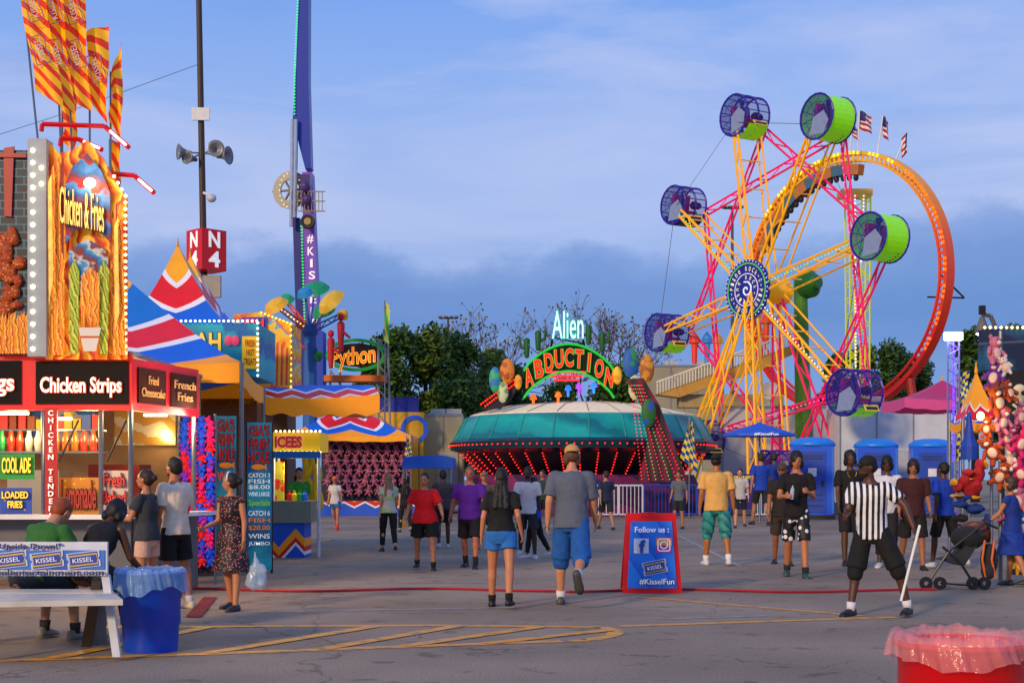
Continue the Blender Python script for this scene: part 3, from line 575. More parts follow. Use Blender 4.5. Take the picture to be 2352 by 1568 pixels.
b=MB();b.rect(556,728,612,754,29.95,.04);b.build('name_panel',mt('1040a8',e=.1),ft);ptxt('ESH',562,732,606,750,29.93,mt('f4281c',e=.5),ft,off=.03);ptxt("'S",592,760,612,786,29.97,mt('f6e04a',e=.4),ft,off=.05,outline=mt('b02010'))
for i in range(9): x=618+i*5.6;MB().prism([P(x,800-12*sin(i*.5),29.9-.006*i),P(x+5,796-12*sin(i*.5),29.9-.006*i),P(x+3,885,29.9-.006*i),P(x-2,885,29.9-.006*i)],(0,.004,0)).build('painted_fry',mt('d8481c' if i%2 else 'e8a028',e=.1,v=.4),ft)
b=MB();b.rect(600,892,660,1150,30.3,1.2);b.build('wall',mt('60442c'),ft);bulbs('bulb',line(P(600,718,29.9),P(668,744,29.9),9)+line(P(668,744,29.9),P(668,888,29.9),12),.028,YELL,ft)
ic=thing('drinks_stand','small yellow and blue frozen drinks stand with zigzag skirt','food stand',P(680,gy(26.3),26.3))
b=MB();b.rect(624,992,735,1036,26.3,1.2);b.build('sign_box',mt('eeb810',e=.25),ic);ptxt('ICEES',632,1001,694,1028,26.27,mt('d02418',e=.3),ic,off=.03,outline=mt('fff6e0'))
bulbs('bulb',line(P(624,990,26.2),P(735,990,26.2),12)+line(P(624,1038,26.2),P(735,1038,26.2),12),.024,mt('ffe9a8',e=4),ic)
b=MB();b.rect(624,1036,735,1052,26.1,.1);b.build('fascia',mt('107cc0'),ic)
for x,Y in((628,26.4),(732,26.4),(640,27.4)): MB().cyl(P(x,1040,Y),P(x,gy(Y),Y),.03).build('post',WHT,ic)
b=MB();b.rect(626,1150,714,1200,26.2,1.0);b.build('counter',mt('9aa08a',.3,m=.3),ic);b=MB();b.rect(627,1200,699,1281,26.25,.9);b.build('skirt',band([(0,'1050c0'),(.3,'e0e0e0'),(.38,'d01020'),(.5,'f0980a'),(.7,'1050c0')],(0,0,1.3),0,1,zig=.9,zf=1.6,e=.05),ic)
b=MB();b.rect(622,1060,652,1150,26.6,.05);b.build('menu_board',spots('c8c02c','e8401c',6,.4,e=.2),ic);ptxt('LEMONADE',622,1102,652,1112,26.57,mt('c02010',e=.2),ic)
for i,h in enumerate(('d82a20','f0c81c','2a9a3a','2a6ad0')):
    b=MB();b.rev(P(664+i*12,1150,26.45),(0,0,1),[(0,.05),(.12,.05),(.16,.02),(.2,.02)],10);b.build('bottle',mt(h,.2,e=.1),ic)
glow(P(680,1070,26.6),26,(1,.8,.5),ic)
for i in range(9):
    b=MB();pts_=[(.18*cos(-.9+k*.26)-.18,0,.34*sin(-.9+k*.26)) for k in range(8)]
    for k in range(7): b.caps(pts_[k],pts_[k+1],.05+.025*sin(k/7*pi),.05+.025*sin((k+1)/7*pi),8)
    o=b.build('banana_toy',mt('e8c41a',.8,v=.3),None,True,True);o.location=P(703+10*(i%4)+random.uniform(-3,3),1065+12*i,30);o.rotation_euler=(0,random.uniform(-.5,.5),0);tag(o,'yellow banana shaped plush hanging right of the drinks stand','plush toy','banana plush toys')
# ---------------------------------------------------------------- trailers behind
def trailer(label,x0,y0,x1,Y,h,dep=2.5,name='trailer'):
    t=thing(name,label,'trailer',P((x0+x1)/2,gy(Y),Y));a=P(x0,y0,Y);c=P(x1,y0,Y)
    b=MB();b.box(((a.x+c.x)/2,Y+dep/2,(a.z+.5)/2),(c.x-a.x,dep,a.z-.5));b.build('body',mt(h,.5,v=.2,s=1.2),t)
    for zz in(a.z-.05,.62): b=MB();b.box(((a.x+c.x)/2,Y-.01,zz),(c.x-a.x+.05,.04,.12));b.build('trim',mt('8a9096',.4,m=.4),t)
    n=max(2,int((c.x-a.x)/1.3))
    for i in range(n+1): b=MB();b.box((a.x+(c.x-a.x)*i/n,Y-.01,a.z/2+.3),(.05,.03,a.z-.7));b.build('seam',mt('8a9096',.4,m=.4),t)
    for f in(.2,.32):
        b=MB();b.rev((a.x+(c.x-a.x)*f,Y+.05,.45),(0,1,0),[(0,.2),(0,.45),(.3,.45),(.3,.2)],16,ring=True);b.build('wheel',BLK,t)
    b=MB();x=a.x+(c.x-a.x)*.62;b.box((x,Y-.03,1.65),(.9,.04,1.9));b.build('door',mt('b2b6ba',.4),t)
    for k in range(2): b=MB();b.box((a.x+(c.x-a.x)*(.35+.4*k),Y+.8,a.z+.12),(.7,.6,.24));b.build('roof_unit',mt('b0b4b8'),t)
    return t
trailer('cream trailer left of the flying saucer ride',975,950,1062,62,'b9a97e')
tr=trailer('long white trailer behind the right hand blue portable toilets',1930,922,2182,57,'c8ced2')
ptxt('Travel Lite 24',2128,940,2172,950,56.96,mt('506070'),tr)
trailer('white trailer just right of the big wheel hub legs',1660,932,1932,64,'b2bac0')
trailer('pale trailer seen behind the saucer ride sign',1480,838,1662,74,'98947e')
bt=thing('game_trailer','yellow and blue game trailer behind the prize tent','trailer',P(915,gy(61),61))
b=MB();b.rect(846,946,972,1150,61,2);b.build('body',mt('dda515',e=.06),bt);b=MB();b.rect(868,912,960,946,61,.5);b.build('sign_board',mt('142386',e=.1),bt)
b=MB();b.rev(P(952,985,60.9),(0,1,0),[(0,.42),(0,.6),(.05,.6),(.05,.42)],20,ring=True);b.build('letter_ring',mt('1a52c8',e=.2),bt)
sb_=thing('canopy_tent','small blue pop up canopy left of the saucer ride','tent',P(982,gy(46),46))
b=MB();b.prism([P(922,1075,46),P(926,1050,46),P(955,1046,46),P(1015,1045,46),P(1040,1050,46),P(1041,1074,46)],(0,2.4,0));b.build('canopy',mt('1054b8',e=.05),sb_);[MB().cyl(P(x,1070,Y),P(x,gy(Y),Y),.03).build('leg',STEEL,sb_) for x,Y in((927,46.1),(1037,46.1),(930,48),(1030,48))]
# ---------------------------------------------------------------- trees
def leafm(h1,h2):
    M,nt,b=base('foliage');gi=N(nt,'ShaderNodeNewGeometry');c=ramp(nt,gi.outputs['Random Per Island'],[(0,h1),(1,h2)],False);nt.links.new(c,b.inputs['Base Color']);b.inputs['Roughness'].default_value=.7;return M
LG=leafm('163008','4c7014');LG2=leafm('22400c','72881c');BR=mt('2c2018',.9,v=.4)
def tree(label,px,top,Y,wpx,mat,n=2600,leaf=.3):
    s=F/Y;x=(px-CX)/s;zt_=CH+(HZ-top)/s;hw=wpx/s/2;t=thing('tree',label,'tree',(x,Y,0),0,'trees behind the fairground')
    b=MB();b.cyl((x,Y,0),(x,Y,zt_*.45),.3,.2,8)
    cl=[]
    for i in range(22):
        a=random.uniform(0,6.28);q=random.uniform(.1,1);zz=random.uniform(.25,.93)*zt_;rr=hw*(1.05-abs(zz/zt_-.5)*.9)*.66*q;c=V((x+cos(a)*rr,Y+sin(a)*rr,zz));cl.append((c,hw*random.uniform(.26,.46)))
        if i%2==0: b.cyl((x,Y,zt_*.3),c,.1,.03,5)
    b.build('trunk',BR,t);me=[];fs=[]
    for i in range(n):
        c,r=random.choice(cl);d=V((random.gauss(0,1),random.gauss(0,1),random.gauss(0,.85))).normalized()*r*random.uniform(.5,1.12)
        p=c+d
        if p.z>zt_: p.z=zt_-random.random()*.3
        u=V((random.gauss(0,1),random.gauss(0,1),random.gauss(0,1))).normalized();v=u.orthogonal().normalized()*leaf*random.uniform(.5,1)*.5;u=u*leaf*random.uniform(.5,1)*.6
        k=len(me);me+=[p-u,p-v*.8,p+u,p+v*.8];fs.append((k,k+1,k+2,k+3))
    iv=t.matrix_basis.inverted();m=bpy.data.meshes.new('crown');m.from_pydata([iv@q for q in me],[],fs);m.materials.append(mat);o=bpy.data.objects.new('crown',m);C.objects.link(o);o.parent=t
tr_=[(850,775,82,130,LG),(905,742,80,180,LG),(985,745,82,200,LG2),(1055,765,80,180,LG),(1115,800,84,140,LG2),(1920,790,95,110,LG),(1990,772,98,130,LG2),(2060,758,96,150,LG),(2110,800,97,110,LG),(2240,722,90,110,LG),(2310,735,92,110,LG2),(1190,835,86,160,LG),(1290,860,88,180,LG2),(1410,835,88,180,LG)]
for i,(px,tp,Y,wp_,mm) in enumerate(tr_): tree('leafy green tree behind the rides, number %s from the left of the treeline'%['one','two','three','four','five','nine','ten','eleven','twelve','thirteen','fourteen','six','seven','eight'][i],px,tp,Y,wp_,mm,5600,.38)
for i,px in enumerate((1130,1210,1375,1445)):
    Y=90+i;s=F/Y;base_=V(((px-CX)/s,Y,0));t=thing('tree',['leftmost of the thin bare branched trees behind the saucer ride','second bare branched tree, left of the lit sign','third bare branched tree, right of the lit sign','rightmost bare branched tree beside the big wheel'][i],'tree',base_,0,'bare trees behind the rides');b=MB();tips=[]
    def br(p,d,l,r,dep):
        e=p+d*l;b.cyl(p,e,r,r*.6,4)
        if dep<=2: tips.append(e)
        if dep==0: return
        for _ in range(3): br(e,(d+V((random.gauss(0,.45),random.gauss(0,.45),random.gauss(.1,.25)))).normalized(),l*random.uniform(.6,.82),r*.6,dep-1)
    br(base_,V((0,0,1)),4.0,.15,5);b.build('trunk',mt('5a4038',.9),t);mb=MB()
    for e in tips:
        if random.random()<.7:
            u=V((random.gauss(0,1),random.gauss(0,1),random.gauss(0,1))).normalized()*.12;v=u.orthogonal().normalized()*.09;e2=e+u*1.5*random.random();mb.face([e2-u,e2-v,e2+u,e2+v])
    mb.build('leaves',leafm('5a5220','9a7a3a'),t)
# ---------------------------------------------------------------- light pole
Y=50;t=thing('light_pole','tall brown light pole carrying loudspeakers and the red N4 sign','light pole',P(479,gy(Y),Y))
MB().cyl(P(479,gy(Y),Y),P(456,-40,Y),.14,.1,12).build('pole',mt('3e2d24',.6),t)
b=MB();c=P(474,577,Y);hw=.72;b.box(c,(hw*1.38,hw*1.38,1.42),R(45));b.build('sign_cube',mt('c8060e',.4,e=.12),t)
q=hw*1.38/2+.012
for s in(-1,1):
    n_=V((s*.7071,-.7071,0));rt=V((.7071,s*.7071,0))
    for tt,zz in(('N',.35),('4',-.33)): txt(tt,c+n_*q+V((0,0,zz)),.46,.56,mt('f4f4f4',e=.35),t,rt=rt,off=.03)
b=MB();b.box(P(461,262,Y-.2),(.62,.08,.44));b.build('antenna_panel',WHT,t);b=MB();b.cyl(P(468,443,Y-.1),P(485,450,Y-.4),.05);b.build('bracket',WHT,t);b=MB();b.ell(P(486,455,Y-.4),(.17,.17,.15));b.build('camera_dome',mt('c8ccd4',.3),t,smooth=True)
b=MB();b.rect(466,632,506,682,Y-.3,.2);b.build('control_box',mt('9b958c'),t)
for dx,dy,r_,d in((-42,-2,.28,(-.8,-.4,0)),(-26,12,.24,(-.5,-.85,0)),(30,-8,.3,(.25,-.95,0)),(48,6,.32,(.9,-.3,0))):
    b=MB();p=P(465,352,Y);e=P(465+dx,352+dy,Y-.2);d=V(d).normalized();b.cyl(p,e,.03);b.rev(e-d*.25,d,[(0,.07),(.15,.09),(.3,.15),(.45,r_),(.47,r_),(.4,r_*.6),(.2,.05)],18);b.build('horn_speaker',mt('8b8c90',.4,m=.3),t,smooth=True)
tag(MB().tube([P(-20,315,49),P(120,270,49.5),P(456,148,50)],.009,4).build('cable',BLK),'thin overhead cable running from the light pole past the flags','cable')
for i,(x,y0,Y) in enumerate(((1029,728,110),(1682,476,95))):
    t=thing('floodlight_pole',['short distant floodlight pole above the treeline','tall distant floodlight pole behind the big wheel'][i],'light pole',P(x,gy(Y),Y));MB().cyl(P(x,gy(Y),Y),P(x,y0,Y),.14,.09).build('pole',mt('4a4648'),t)
    MB().cyl(P(x-20,y0+3,Y),P(x+22,y0+3,Y),.05).build('crossbar',mt('4a4648'),t)
    for d in(-18,-5,8,20): b=MB();b.box(P(x+d,y0,Y),(.3,.5,.12));b.build('lamp_head',mt('5a5148'),t)
# ---------------------------------------------------------------- tall tower ride
Y=68;t=thing('tower_ride','very tall blue and purple arm ride with vertical white lettering','ride',P(705,gy(Y),Y))
MB().poly([(688,-60),(709,-60),(708,180),(714,385),(701,388),(672,275),(680,150)],Y,.9).build('upper_boom',mt('082c9a',.35,e=.08),t)  # faint glow added to lift the boom's blue; the boom is no lamp
MB().poly([(694,395),(716,395),(738,880),(700,880)],Y,1.).build('lower_tower',mt('7848b8',.4,e=.06),t)
MB().poly([(672,500),(688,500),(704,885),(684,885)],Y+.2,.8).build('side_beam',mt('101c78',.4),t)
MB().poly([(712,760),(742,760),(742,892),(704,892)],Y-.3,1.2).build('pedestal',mt('1040b0',.4),t)
for x,a,c in((680,275,400),(672,275,420)): MB().cyl(P(x,a,Y-.2),P(x-3,c+100,Y-.2),.1).build('piston',mt('b9bcc4',.2,m=.7),t)
for q0,q1,n in((P(685,-20,Y-.1),P(677,150,Y-.1),26),(P(677,150,Y-.1),P(676,262,Y-.1),16),(P(692,520,Y-.1),P(704,880,Y-.15),50)): bulbs('green_lights',line(q0,q1,n),.045,GRNL,t)
b=MB();b.rev(P(667,437,Y+.3),(-.35,-1,0),[(0,.5),(0,.9),(.08,.9),(.08,.5)],28,ring=True);b.build('wheel_disc',mt('8a8880',.4,m=.3),t)
for k in range(6): a=k*pi/3;MB().cyl(P(667,437,Y+.3),P(667,437,Y+.3)+V((.9*cos(a),-.3*cos(a),.9*sin(a))),.06,n=5).build('disc_spoke',mt('7a7468'),t)
bulbs('disc_lights',[P(667+25*cos(a*pi/10),437+40*sin(a*pi/10),Y) for a in range(20)],.03,mt('ffe8b0',e=1.2),t)
b=MB();b.rect(690,400,712,470,Y-.7,.6);b.ell(P(702,430,Y-.9),(.25,.3,.3));b.ell(P(706,460,Y-.9),(.25,.3,.3));b.build('gearbox',mt('4a2c70',.3),t)
b=MB()
for x in range(684,748,8): b.cyl(P(x,485,Y-1),P(x,440,Y-1),.02,n=4)
for yy in(440,462,485): b.tube([P(684,yy,Y-1),P(746,yy,Y-1),P(746,yy,Y),P(684,yy,Y)],.03,4)
b.build('service_cage',mt('a89a5a',.4),t)
b=MB();b.rev(P(706,508,Y-.8),(0,1,0),[(0,.12),(-.02,.32),(.1,.34),(.3,.34),(.32,.15)],20,ring=True);b.build('tyre',BLK,t);b=MB();b.rev(P(706,508,Y-.86),(0,1,0),[(0,.0),(0,.17),(.05,.17)],16);b.build('rim',mt('a08a5a',m=.5),t)
for i,ch in enumerate('#KISSELFUN'):
    y=550+i*27.5;x=712+i*1.4;hw_=2.5 if ch=='I' else 7;ptxt(ch,x-hw_,y-10,x+hw_+1,y+9,Y-.02,mt('f2eef8',e=.3),t,off=.02)
# ---------------------------------------------------------------- flying seat ride
Y=58;t=thing('spinning_ride','spinning ride with yellow and green round umbrellas on orange arms','ride',P(712,gy(Y),Y))
MB().cyl(P(712,gy(Y),Y),P(712,770,Y),.35,.25).build('mast',mt('1a5aa0'),t);hub=P(712,760,Y);MB().ell(hub,(.35,.35,.3)).build('hub',mt('1a5aa0'),t)
for x,y,rx,ry,an_,h in((632,700,30,12,-.5,'e8b010'),(722,662,36,11,-.2,'12905a'),(758,690,36,15,-.75,'e8b81a'),(742,712,28,13,-.3,'12905a'),(788,722,14,22,.6,'e8a010'),(730,816,14,22,.9,'0a6a30'),(655,688,22,8,-.35,'20a060'),(700,672,20,8,-.3,'2088c8')):
    p=P(x,y,Y+random.uniform(-2,2));s=F/Y;b=MB();b.rev(p,(sin(an_)*.8,-.5,cos(an_)*.8),[(-.1,rx/s),(.12,rx/s*.7),(.25,0)],20);c=b.build('umbrella',mt(h,.4,e=.06),t)
    b=MB();b.truss(hub,p,.14,.08,(0,0,1),.035,6);b.build('arm',mt('d8461c' if x<700 else '2a62b0'),t)
for x,y in((681,800),(783,775),(760,812)):
    p=P(x,y,Y-1);b=MB();b.caps(p+V((0,0,.5)),p-V((0,0,.5)),.16,.1);b.ell(p+V((0,0,.8)),(.13,.13,.15));b.caps(p+V((0,0,.3)),p+V((.35,-.1,.0)),.07,.05);b.build('seat_rider',mt('c81e28'),t,smooth=True)
bulbs('bulb',line(hub,P(760,690,Y),8)+line(hub,P(632,700,Y),12),.04,YELL,t)
Y=60;t=thing('ride_sign','oval green rimmed sign reading Python on a thin support','sign',P(815,gy(Y),Y))
b=MB();c=P(818,815,Y);s=F/Y
for rr_ in(1,.9):
    for k in range(40):
        a,a2=k*2*pi/40,(k+1)*2*pi/40;b.cyl(c+V((68/s*rr_*cos(a),0,36/s*rr_*sin(a))),c+V((68/s*rr_*cos(a2),0,36/s*rr_*sin(a2))),.04,n=5)
b.build('rim',mt('1a8a3a',e=.3),t)
b=MB();b.prism([P(818+60*cos(k*pi/16),815+27*sin(k*pi/16),Y+.08) for k in range(32)],(0,.05,0));b.build('board',mt('3a0c08'),t)
ptxt('Python',762,798,862,848,Y-.1,mt('f0500a',e=.7),t,rt=(1,0,.12),off=-.005,outline=mt('ffd23a',e=.5))
MB().truss(P(880,780,Y),P(885,gy(Y),Y),.2,.3,(1,0,0),.05,14).build('support',mt('8a8f92'),t);MB().truss(P(770,850,Y),P(770,gy(Y),Y),.2,.3,(1,0,0),.05,10).build('support',mt('8a8f92'),t)
MB().box(P(818,870,Y),(2.6,1,.25)).build('base_beam',mt('d86a10'),t)
t=thing('feather_flag','green and yellow feather flag flying above the dark trees','flag',P(884,gy(59),59));MB().cyl(P(884,690,59),P(884,gy(59),59),.03).build('pole',STEEL,t)
a,bq,c,d=[P(x,y,58.9) for x,y in((886,692),(896,706),(893,790),(880,780))];sheet('cloth',lambda u,v:d.lerp(c,u).lerp(a.lerp(bq,u),v)+V((0,.1*sin(v*8),0)),4,16,band([(0,'3ab84a'),(.5,'e8e04a')],(.5,1.2,0),.8,4,'UV',e=.1),t)
# ---------------------------------------------------------------- saucer ride
Y=60;s=F/Y;cx=(1338-CX)/s;t=thing('saucer_ride','teal flying saucer ride with red lights and cream roof','ride',(cx,Y,0))
z=lambda py:P(0,py,Y).z
def lathe(nm,prof,mat,n=24,sm=False): b=MB();b.rev((cx,Y,0),(0,0,1),prof,n,up=(1,0,0));return b.build(nm,mat,t,smooth=sm)
lathe('roof',[(z(922),0),(z(925),1.2),(z(935),3.2),(z(956),4.75),(z(961),4.75),(z(961),0)],mt('f0e4c4',.7,v=.2,e=.12))  # glow added to the cream colour to lighten the roof, not a lamp
lathe('upper_band',[(z(958),4.77),(z(961),4.95),(z(1012),5.45),(z(1012),0)],band([(0,'088088'),(.5,'10a09c'),(.8,'066a78')],(.3,.3,.6),.5,2,const=False,r=.35,e=.08))
lathe('rim',[(z(1012),5.45),(z(1018),5.62),(z(1034),5.57),(z(1042),5.1),(z(1042),0)],mt('0a3040',.3))
lathe('underside',[(z(1042),5.1),(z(1092),4.2),(z(1092),0)],mt('0a0610',.3))
lathe('base',[(0,5.0),(z(1125),5.0),(z(1090),4.7),(z(1090),0)],band([(0,'1c0c40'),(.4,'500c40'),(.6,'120c38'),(.8,'701450')],(.2,0,.8),.9,1.5,const=False,e=.06))
for k in range(24): a=k*2*pi/24;b=MB();b.cyl((cx+4.97*cos(a),Y+4.97*sin(a),z(961)),(cx+5.47*cos(a),Y+5.47*sin(a),z(1012)),.025,n=4);b.build('band_seam',mt('2a9890'),t)
for k in range(24): a=k*2*pi/24;b=MB();b.tube([(cx+1.2*cos(a),Y+1.2*sin(a),z(924.5)),(cx+3.2*cos(a),Y+3.2*sin(a),z(934.5)),(cx+4.75*cos(a),Y+4.75*sin(a),z(955.5))],.025,4);b.build('roof_seam',mt('a89878'),t)
bulbs('rim_lights',[(cx+5.62*cos(k*pi/60),Y-5.62*sin(k*pi/60),z(1025)) for k in range(61)],.035,REDL,t)
for k in range(22):
    a=pi*(k+.5)/22;bulbs('light_strip',line((cx+5.12*cos(a),Y-5.12*sin(a),z(1045)),(cx+4.3*cos(a),Y-4.3*sin(a),z(1088)),8),.032,REDL,t)
Y2=57;t=thing('ride_sign','arched alien themed neon sign with planets above the saucer ride','sign',P(1305,gy(Y2),Y2))
arc=lambda a,dy:(1203+a*208,882-62*sin(pi*a)**.75+dy)
b=MB();q=[arc(k/14,-28) for k in range(15)]+[arc(k/14,30) for k in range(14,-1,-1)]
b.poly(q,Y2,.3);b.build('arch_board',mt('08140c',.9),t)
for dy in(-30,32): MB().tube([P(*arc(k/20,dy),Y2-.05) for k in range(21)],.05,5).build('neon_edge',mt('18b030',e=.7),t)
for i,ch in enumerate('ABDUCTION'):
    a=(i+.5)/9;x,y=arc(a,1);sl=(a-.5)*-.7;w_=(5 if ch=='I' else 19)
    txt(ch,P(x,y,Y2-.06),w_/57.3,.74,mt('ff1c08',e=.9),t,rt=(1,0,sl),up=(-sl*.5,0,1),off=.03,outline=mt('10a028',e=.5))
ptxt('Alien',1268,714,1340,778,Y2-.1,mt('b0f0f8',e=1.2),t,off=.0,outline=mt('18a088',e=.4))
for k in range(3): MB().rect(1256+k*8,852+k*9,1346-k*8,857+k*9,Y2-.05,.08).build('neon_bar',mt('ff1a28',e=1.3),t)
MB().truss(P(1304,775,Y2+.4),P(1304,860,Y2+.4),.6,.9,(1,0,0),.05,6).build('sign_support',BLK,t)
for x,y,rx,ry,h1,h2 in((1137,872,14,30,'2a78b8','3aa86a'),(1165,852,17,29,'d8802a','a8501a'),(1155,900,13,25,'c8d0a0','7a9a5a'),(1190,877,9,17,'f0b01c','e88a1c'),(1448,833,19,34,'1a5aa8','2a8a3a'),(1486,846,17,33,'a05a1c','c8882a'),(1418,862,11,21,'f4c028','e89a1c'),(1458,889,15,29,'c0c898','7a9a5a')):
    b=MB();p=P(x,y,Y2-.25);b.ell(p,(rx/57.3,.15,ry/57.3),18);b.build('planet',spots(h1,h2,3.4,.45,e=.1),t,smooth=True)
for x,y,f_ in((1210,792,-1),(1236,775,1),(1352,762,-1),(1383,778,1)):
    b=MB();p=P(x,y+25,Y2);b.caps(p,p+V((0,0,.6)),.1,.13,8);b.caps(p+V((0,0,.25)),p+V((f_*.25,0,.35)),.05,.06,6);b.caps(p+V((f_*.25,0,.35)),p+V((f_*.3,0,.75)),.06,.05,6);b.build('green_cactus',mt('10581c',e=.06),t,smooth=True)
b=MB();b.poly([(1440,870),(1478,868),(1515,930),(1545,1010),(1580,1105),(1465,1105),(1490,1010),(1475,930)],Y2-3.4,.4);b.build('sign_leg',band([(0,'2c0828'),(.5,'780c30'),(.8,'082810')],(2.4,0,.4),.6,2,const=False,e=.1),t)
b=MB();b.poly([(1198,868),(1178,872),(1140,905),(1108,938),(1150,938),(1175,915)],Y2,.4);b.build('sign_leg',mt('140a24'),t)
for k in range(7):
    bulbs('light_strip',[P(x0+(k-3)*w_,y,Y2-3.5) for x0,y,w_ in [(1462+t_*60,885+t_*215,4+t_*12) for t_ in [j/26 for j in range(27)]]],.027,mt('28c850',e=.8) if k in(2,4) else mt('ff2430',e=1.2),t)
for dx,dy in((0,0),(-10,-4)): bulbs('light_strip',line(P(1190+dx,876+dy,Y2-.1),P(1115+dx,932+dy,Y2-.1),16),.04,REDL,t)
b=MB();b.ell(P(1490,948,Y2-3.7),(.28,.1,.55),18);b.build('planet',spots('1c6020','1c4ab0',4,.45,e=.08),t,smooth=True)
for x,y,h in((1225,918,'f06a1c'),(1282,912,'f06a1c'),(1305,897,'2a7aff'),(1330,893,'b048ff'),(1364,890,'3a8aff'),(1375,868,'ff3aa0')):
    b=MB();p=P(x,y,Y2+1);b.rev(p,(0,0,1),[(-.25,.05),(0,.06),(.02,.16),(.18,.1),(.25,0)],10);b.build('neon_finial',mt(h,e=1.),t)
# ---------------------------------------------------------------- big wheel
Y=60;s=F/Y;H0=P(1748,668,Y);an_=R(65);n_=V((-sin(an_),-cos(an_),0));u_=V((cos(an_),-sin(an_),0));up=V((0,0,1));Rw=7.7
t=thing('rocking_wheel','big wheel of yellow spokes with purple and lime green drum cages','ferris wheel',(H0.x,H0.y,0))
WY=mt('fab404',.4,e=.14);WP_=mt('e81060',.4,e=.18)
dirs=[R(a) for a in(99,54,8,-37,-82,-127,-172,143)]
def rp(a,r,o): return H0+u_*(r*cos(a))+up*(r*sin(a))+n_*o
for a in dirs:
    wd=-u_*sin(a)+up*cos(a);b=MB()
    b.truss(rp(a,.7,.45),rp(a,Rw-.75,.55),.26,.15,wd,.06,9)
    for g_ in(-1,1): b.cyl(rp(a,.7,-.7)+wd*.26*g_,rp(a,Rw-.75,-.65)+wd*.15*g_,.045,n=5)
    for k in range(1,5): r_=.7+k*(Rw-1.4)/5;b.cyl(rp(a,r_,.5),rp(a,r_,-.65),.028,n=4)
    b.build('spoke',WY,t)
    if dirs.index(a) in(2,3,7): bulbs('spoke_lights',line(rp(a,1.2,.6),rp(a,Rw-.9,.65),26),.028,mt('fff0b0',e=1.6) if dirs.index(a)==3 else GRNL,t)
for i in range(8):
    a,c=dirs[i],dirs[(i+2)%8]
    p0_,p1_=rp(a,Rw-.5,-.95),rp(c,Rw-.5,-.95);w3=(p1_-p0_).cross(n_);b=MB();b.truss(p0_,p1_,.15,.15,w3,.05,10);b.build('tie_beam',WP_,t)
    b=MB();b.cyl(rp(a,Rw-.3,.6),rp(dirs[(i+1)%8],Rw-.3,.6),.012,n=4);b.build('rim_rod',mt('5a3a4a'),t)
    if i in(1,3,7): bulbs('tie_lights',line(rp(a,Rw-.5,-.8),rp(c,Rw-.5,-.8),36),.035,PNKL,t)
b=MB();b.rev(H0-n_*1.3,n_,[(0,.5),(1.9,.5)],20);b.build('hub',WY,t)
nh=V((-sin(R(55)),-cos(R(55)),0));uh=V((cos(R(55)),-sin(R(55)),0))
b=MB();b.rev(H0+n_*.62,nh,[(0,1.27),(.12,1.27)],36);hd=b.build('hub_disc',mt('14208c',.4,e=.12),t)
HC=H0+n_*.62+nh*.14
for r0,r1,h in((1.08,1.14,'58b84a'),(.66,.7,'c8d0f0')): b=MB();b.rev(HC-nh*.01,nh,[(0,r0),(0,r1),(.02,r1),(.02,r0)],36,ring=True);b.build('hub_ring',mt(h,e=.3),t)
b=MB();sp_=[HC+uh*(.04+.03*k)*cos(k*.75)+up*(.04+.03*k)*sin(k*.75) for k in range(12)];b.tube(sp_,.035,5);b.build('hub_spiral',mt('e8f0ff',e=.3),t)
bulbs('hub_lights',[HC+uh*(1.22*cos(k*pi/20))+up*(1.22*sin(k*pi/20)) for k in range(40)],.025,mt('cfd0ff',e=1.2),t)
for rr,st_,sz in((.88,'Rock-O-Plane Rock-O-Plane ',.2),(.52,'Rock-O-Plane ',.17)):
    for k,ch in enumerate(st_):
        if ch==' ':continue
        a=pi/2-k*2*pi/len(st_);txt(ch,HC+uh*(rr*cos(a))+up*(rr*sin(a))+nh*.01,.1 if ch!='-' else .08,sz if ch!='-' else .03,mt('f4e9b8',e=.3),t,rt=(uh*sin(a)-up*cos(a)),up=(uh*cos(a)+up*sin(a)),off=.0,ext=.008)
for sx_,o in((-1,1.1),(1,1.1),(-1,-1.3),(1,-1.3)):
    b=MB();b.truss(H0+n_*o*.6,V((H0.x,H0.y,.2))+u_*sx_*2.6+n_*(o*2.0),.25,.3,u_,.055,12);b.build('support_leg',WY if o>0 else WP_,t)
MB().box((H0.x,H0.y,.3),(6,5,.5),-an_).build('base_platform',mt('4a5a72'),t)
